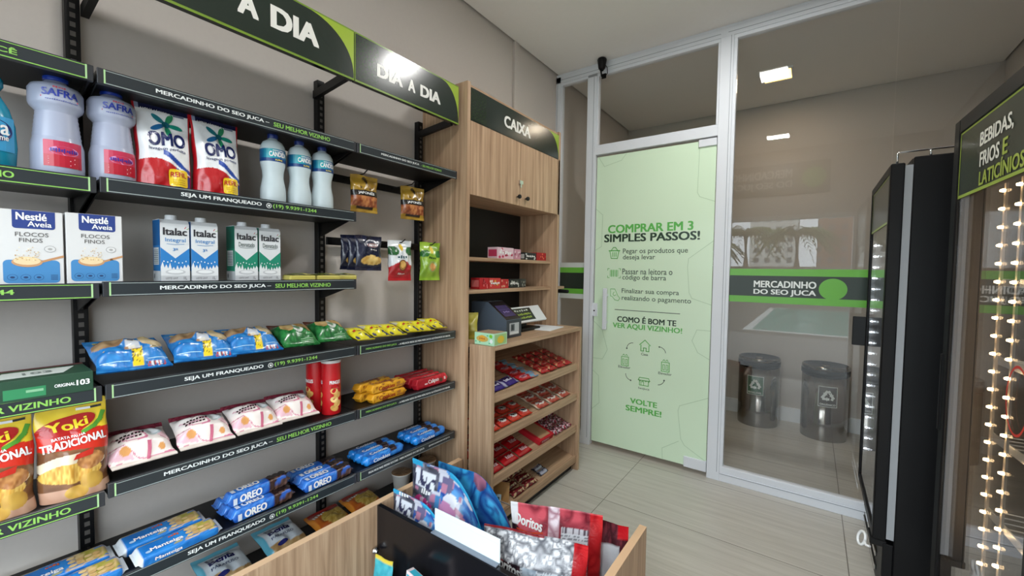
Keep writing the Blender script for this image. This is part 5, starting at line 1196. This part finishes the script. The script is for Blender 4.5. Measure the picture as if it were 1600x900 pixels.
P = small('cereal_bar', .125, .050, .017, br_, None, 9, .1, 16)
for i in range(4):
    for j in range(2): on_tray(P, 3, .452 - .054 * i, 2.005 + .132 * j, .017, 'dark red cereal bar in the lowest tray, %s, %s' % (('front row', 'second row', 'third row', 'back row')[i], ('nearer the kraft card', 'nearer the gum packs')[j]), 'sweet', 'dark red cereal bars', .1 * (hsh(i, j, 11) - .5))
def gum(u, v): return (40, 40, 52) if u < .1 or u > .9 else ((170, 172, 190) if vn(u * 9, v * 7) > .3 else (70, 70, 96))
P = small('gum_pack', .10, .036, .016, gum, None, 10, .08, 14)
for i in range(2): on_tray(P, 3, .440 - .040 * i, 2.300, .016, ('silver gum pack in the lowest tray, front of two', 'silver gum pack in the lowest tray, back of two')[i], 'sweet', 'silver gum packs')
m = MB().box(-.055, .055, -.0012, .0012, 0, .105, (206, 160, 104)); m.shape([(.02, .105), (.055, .105), (.055, .085)], lambda u, v, e: (u, -.0012 - e, v), (190, 146, 94)); o = m.build('kraft_card', M_matte); o.location = (.405, 1.86, TRAY[3] + .036); o.rotation_euler = (radians(-10), 0, .35); tag(o, 'brown kraft card standing at the left of the lowest tray', 'card')
m = MB().box(-.045, .045, -.001, .001, 0, .085, (176, 206, 222)); m.rect(-.036, .012, .036, .072, lambda u, v, e: (u, -.001 - e, v), (60, 74, 84)); o = m.build('flyer', M_plast); o.location = (.430, 1.765, TRAY[3] + .032); o.rotation_euler = (radians(-14), 0, .5); tag(o, 'pale blue flyer leaning in the lowest tray left of the kraft card', 'card')

# ---- bags in the foreground bin
def fini(u, v):
    if v > .955 and (u < .16 or u > .55) or u > .945: return (50, 166, 212)
    if inell(u, v, .22, .60, .17, .12): return (226, 60, 134) if vn(u * 26, v * 22, 3) > .40 else (250, 204, 224)
    if .78 < v < .92 and .06 < u < .36: return (226, 230, 238) if vn(u * 34, v * 22, 2) > .40 else (60, 60, 90)
    if inell(u, v, .62, .62, .15, .22) and vn(u * 14, v * 16, 6) > .34: return (228, 230, 238) if vn(u * 9, v * 10, 7) > .4 else (206, 140, 180)
    k = vn(u * 11, v * 13, 9)
    if v > .55 and k > .62: return ((80, 140, 190), (206, 208, 220), (110, 104, 140), (190, 130, 156))[int(4 * hsh(int(u * 15), int(v * 17), 2))]
    if v > .62 and u > .42: return crink(u, v, 7, 4, (28, 52, 140), (90, 160, 220))
    return crink(u, v, 8, 5, (34, 38, 50), (150, 150, 166))
def fini2(u, v): return crink(u, v, 6, 14, (20, 40, 110), (64, 170, 220)) if vn(u * 5, v * 4, 3) > .3 else crink(u, v, 7, 18, (60, 40, 60), (190, 120, 140))
fb = lambda u, v: crink(u, v, 5, 8, (24, 50, 140), (70, 170, 220))
def finip(m, mp): m.scrib((-.125, .345, -.065, .375), mp, WHT, .0014, 4); m.scrib((-.135, .245, -.055, .275), mp, (250, 230, 240), .0014, 4)
P = Proto(bag('sweets_bag', .33, .365, .050, fini, M_gloss, finip, 64, 72, .03, .02, wr=.16, seed=101, back=fb, droop=.11)); P.place((.512, 1.158, .0905), (radians(-2), 0, .02), 'blue and pink sweets bag in the bin nearest the black divider', 'bag')
P = Proto(bag('sweets_bag', .41, .470, .055, fini, M_gloss, finip, 64, 72, .03, .02, wr=.16, seed=103, back=fb, droop=.19)); P.place((.562, 1.256, .0905), (radians(-2), 0, .03), 'blue and pink sweets bag standing tallest in the bin', 'bag')
P = Proto(bag('sweets_bag', .40, .450, .050, fini2, M_gloss, None, 56, 60, .03, .02, wr=.18, seed=105, back=fb, droop=.17)); P.place((.640, 1.345, .0905), (radians(-2), 0, .06), 'dark blue sweets bag at the back of the bin behind the tallest one', 'bag')
def dor(u, v):                                         # back of a tortilla chip bag: foil, seam, white panel
    if u > .87: return crink(u, v, 5, 1, (160, 16, 26), (214, 44, 48))
    if .42 < u < .54: return crink(u, v, 9, 2, (150, 96, 110), (240, 226, 232))
    if .57 < u < .86 and v < .85:
        if v > .80: return (206, 206, 212) if hsh(int(u * 90), 1) > .4 else (90, 80, 90)
        return (120, 128, 138) if int(v * 78) % 2 and hsh(int(u * 110), int(v * 78)) > .45 else (224, 230, 236)
    if u < .08 and v > .80: return (230, 230, 232)
    if u < .42 and v < .86 - .9 * u: return crink(u, v, 6, 4, (20, 14, 18), (86, 40, 44))
    return crink(u, v, 5, 3, (88, 12, 26), (206, 84, 96))
def dor1(u, v):
    if v > .985 and u < .6: return (150, 26, 34)
    if v > .74 and u < .87: return crink(u, v, 17, 7, (60, 62, 70), (252, 252, 254))
    if u < .40 and v <= .74: return crink(u, v, 6, 9, (16, 12, 18), (96, 60, 66)) if vn(u * 5, v * 5, 2) > .25 else (170, 60, 50)
    if .42 < u < .55: return crink(u, v, 9, 2, (120, 140, 160), (220, 232, 242))
    return dor(u, v) if u > .87 else ((130, 138, 148) if int(v * 84) % 2 and hsh(int(u * 120), int(v * 84)) > .45 else (226, 232, 238))
def dorp(m, mp): m.text('Doritos', (-.160, .342, -.050, .378), mp, WHT, .04, .0016, rot=-.16); m.stroke([(-.150, .330), (-.10, .324), (-.05, .332)], .005, mp, (214, 70, 36), .0014)
def dorp1(m, mp): m.text('Doritos', (-.150, .262, -.040, .298), mp, WHT, .04, .0016, rot=-.16); m.stroke([(-.140, .250), (-.09, .242), (-.04, .252)], .006, mp, (214, 70, 36), .0014); m.scrib((-.12, .175, -.05, .2), mp, (230, 230, 230), .0014, 4)
P = Proto(bag('tortilla_chip_bag', .385, .395, .07, dor1, M_foil, dorp1, 90, 90, .03, .03, wr=.14, seed=111)); P.place((1.035, 1.232, .0905), (0, 0, radians(17)), 'silver and red tortilla chip bag at the front of the bin', 'bag')
P = Proto(bag('tortilla_chip_bag', .350, .425, .06, dor, M_foil, dorp, 80, 90, .03, .03, wr=.14, seed=112)); P.place((1.040, 1.375, .0905), (0, 0, radians(22)), 'red tortilla chip bag behind the silver one in the bin', 'bag')
P = Proto(bag('tortilla_chip_bag', .13, .375, .03, lambda u, v: (190, 24, 34) if u > .7 and v > .85 else ((206, 210, 214) if v < .8 and .15 < u < .8 else crink(u, v, 5, 3, (40, 14, 20), (120, 50, 60))), M_foil, None, 30, 40, .03, .03, wr=.12, seed=113)); P.place((1.215, 1.490, .0905), (0, 0, radians(12)), 'narrow dark red chip bag against the right panel of the bin', 'bag')
def tq(m, F, L, T, R): m.rect(-.045, .02, .045, .19, F, (40, 170, 196)); m.ell(0, .13, .03, .03, F, (240, 240, 240), .001, 18); m.rect(-.035, -.012, .035, .012, T, (60, 180, 204))
o = carton_box('sweet_box', .10, .03, .20, (232, 214, 216), tq); Proto(o).place((.655, 1.005, .0905), (radians(-6), 0, -.15), 'turquoise box standing in the bin before the black divider', 'box')
P = small('sweet_bag', .10, .16, .03, lambda u, v: (230, 206, 70) if v > .9 else mix((40, 150, 170), (80, 190, 196), vn(u * 7, v * 7)), None, 121); P.place((.44, 1.03, .0905), (radians(-6), 0, .1), 'small teal sweet bag in the corner of the bin by the oak panel', 'bag')
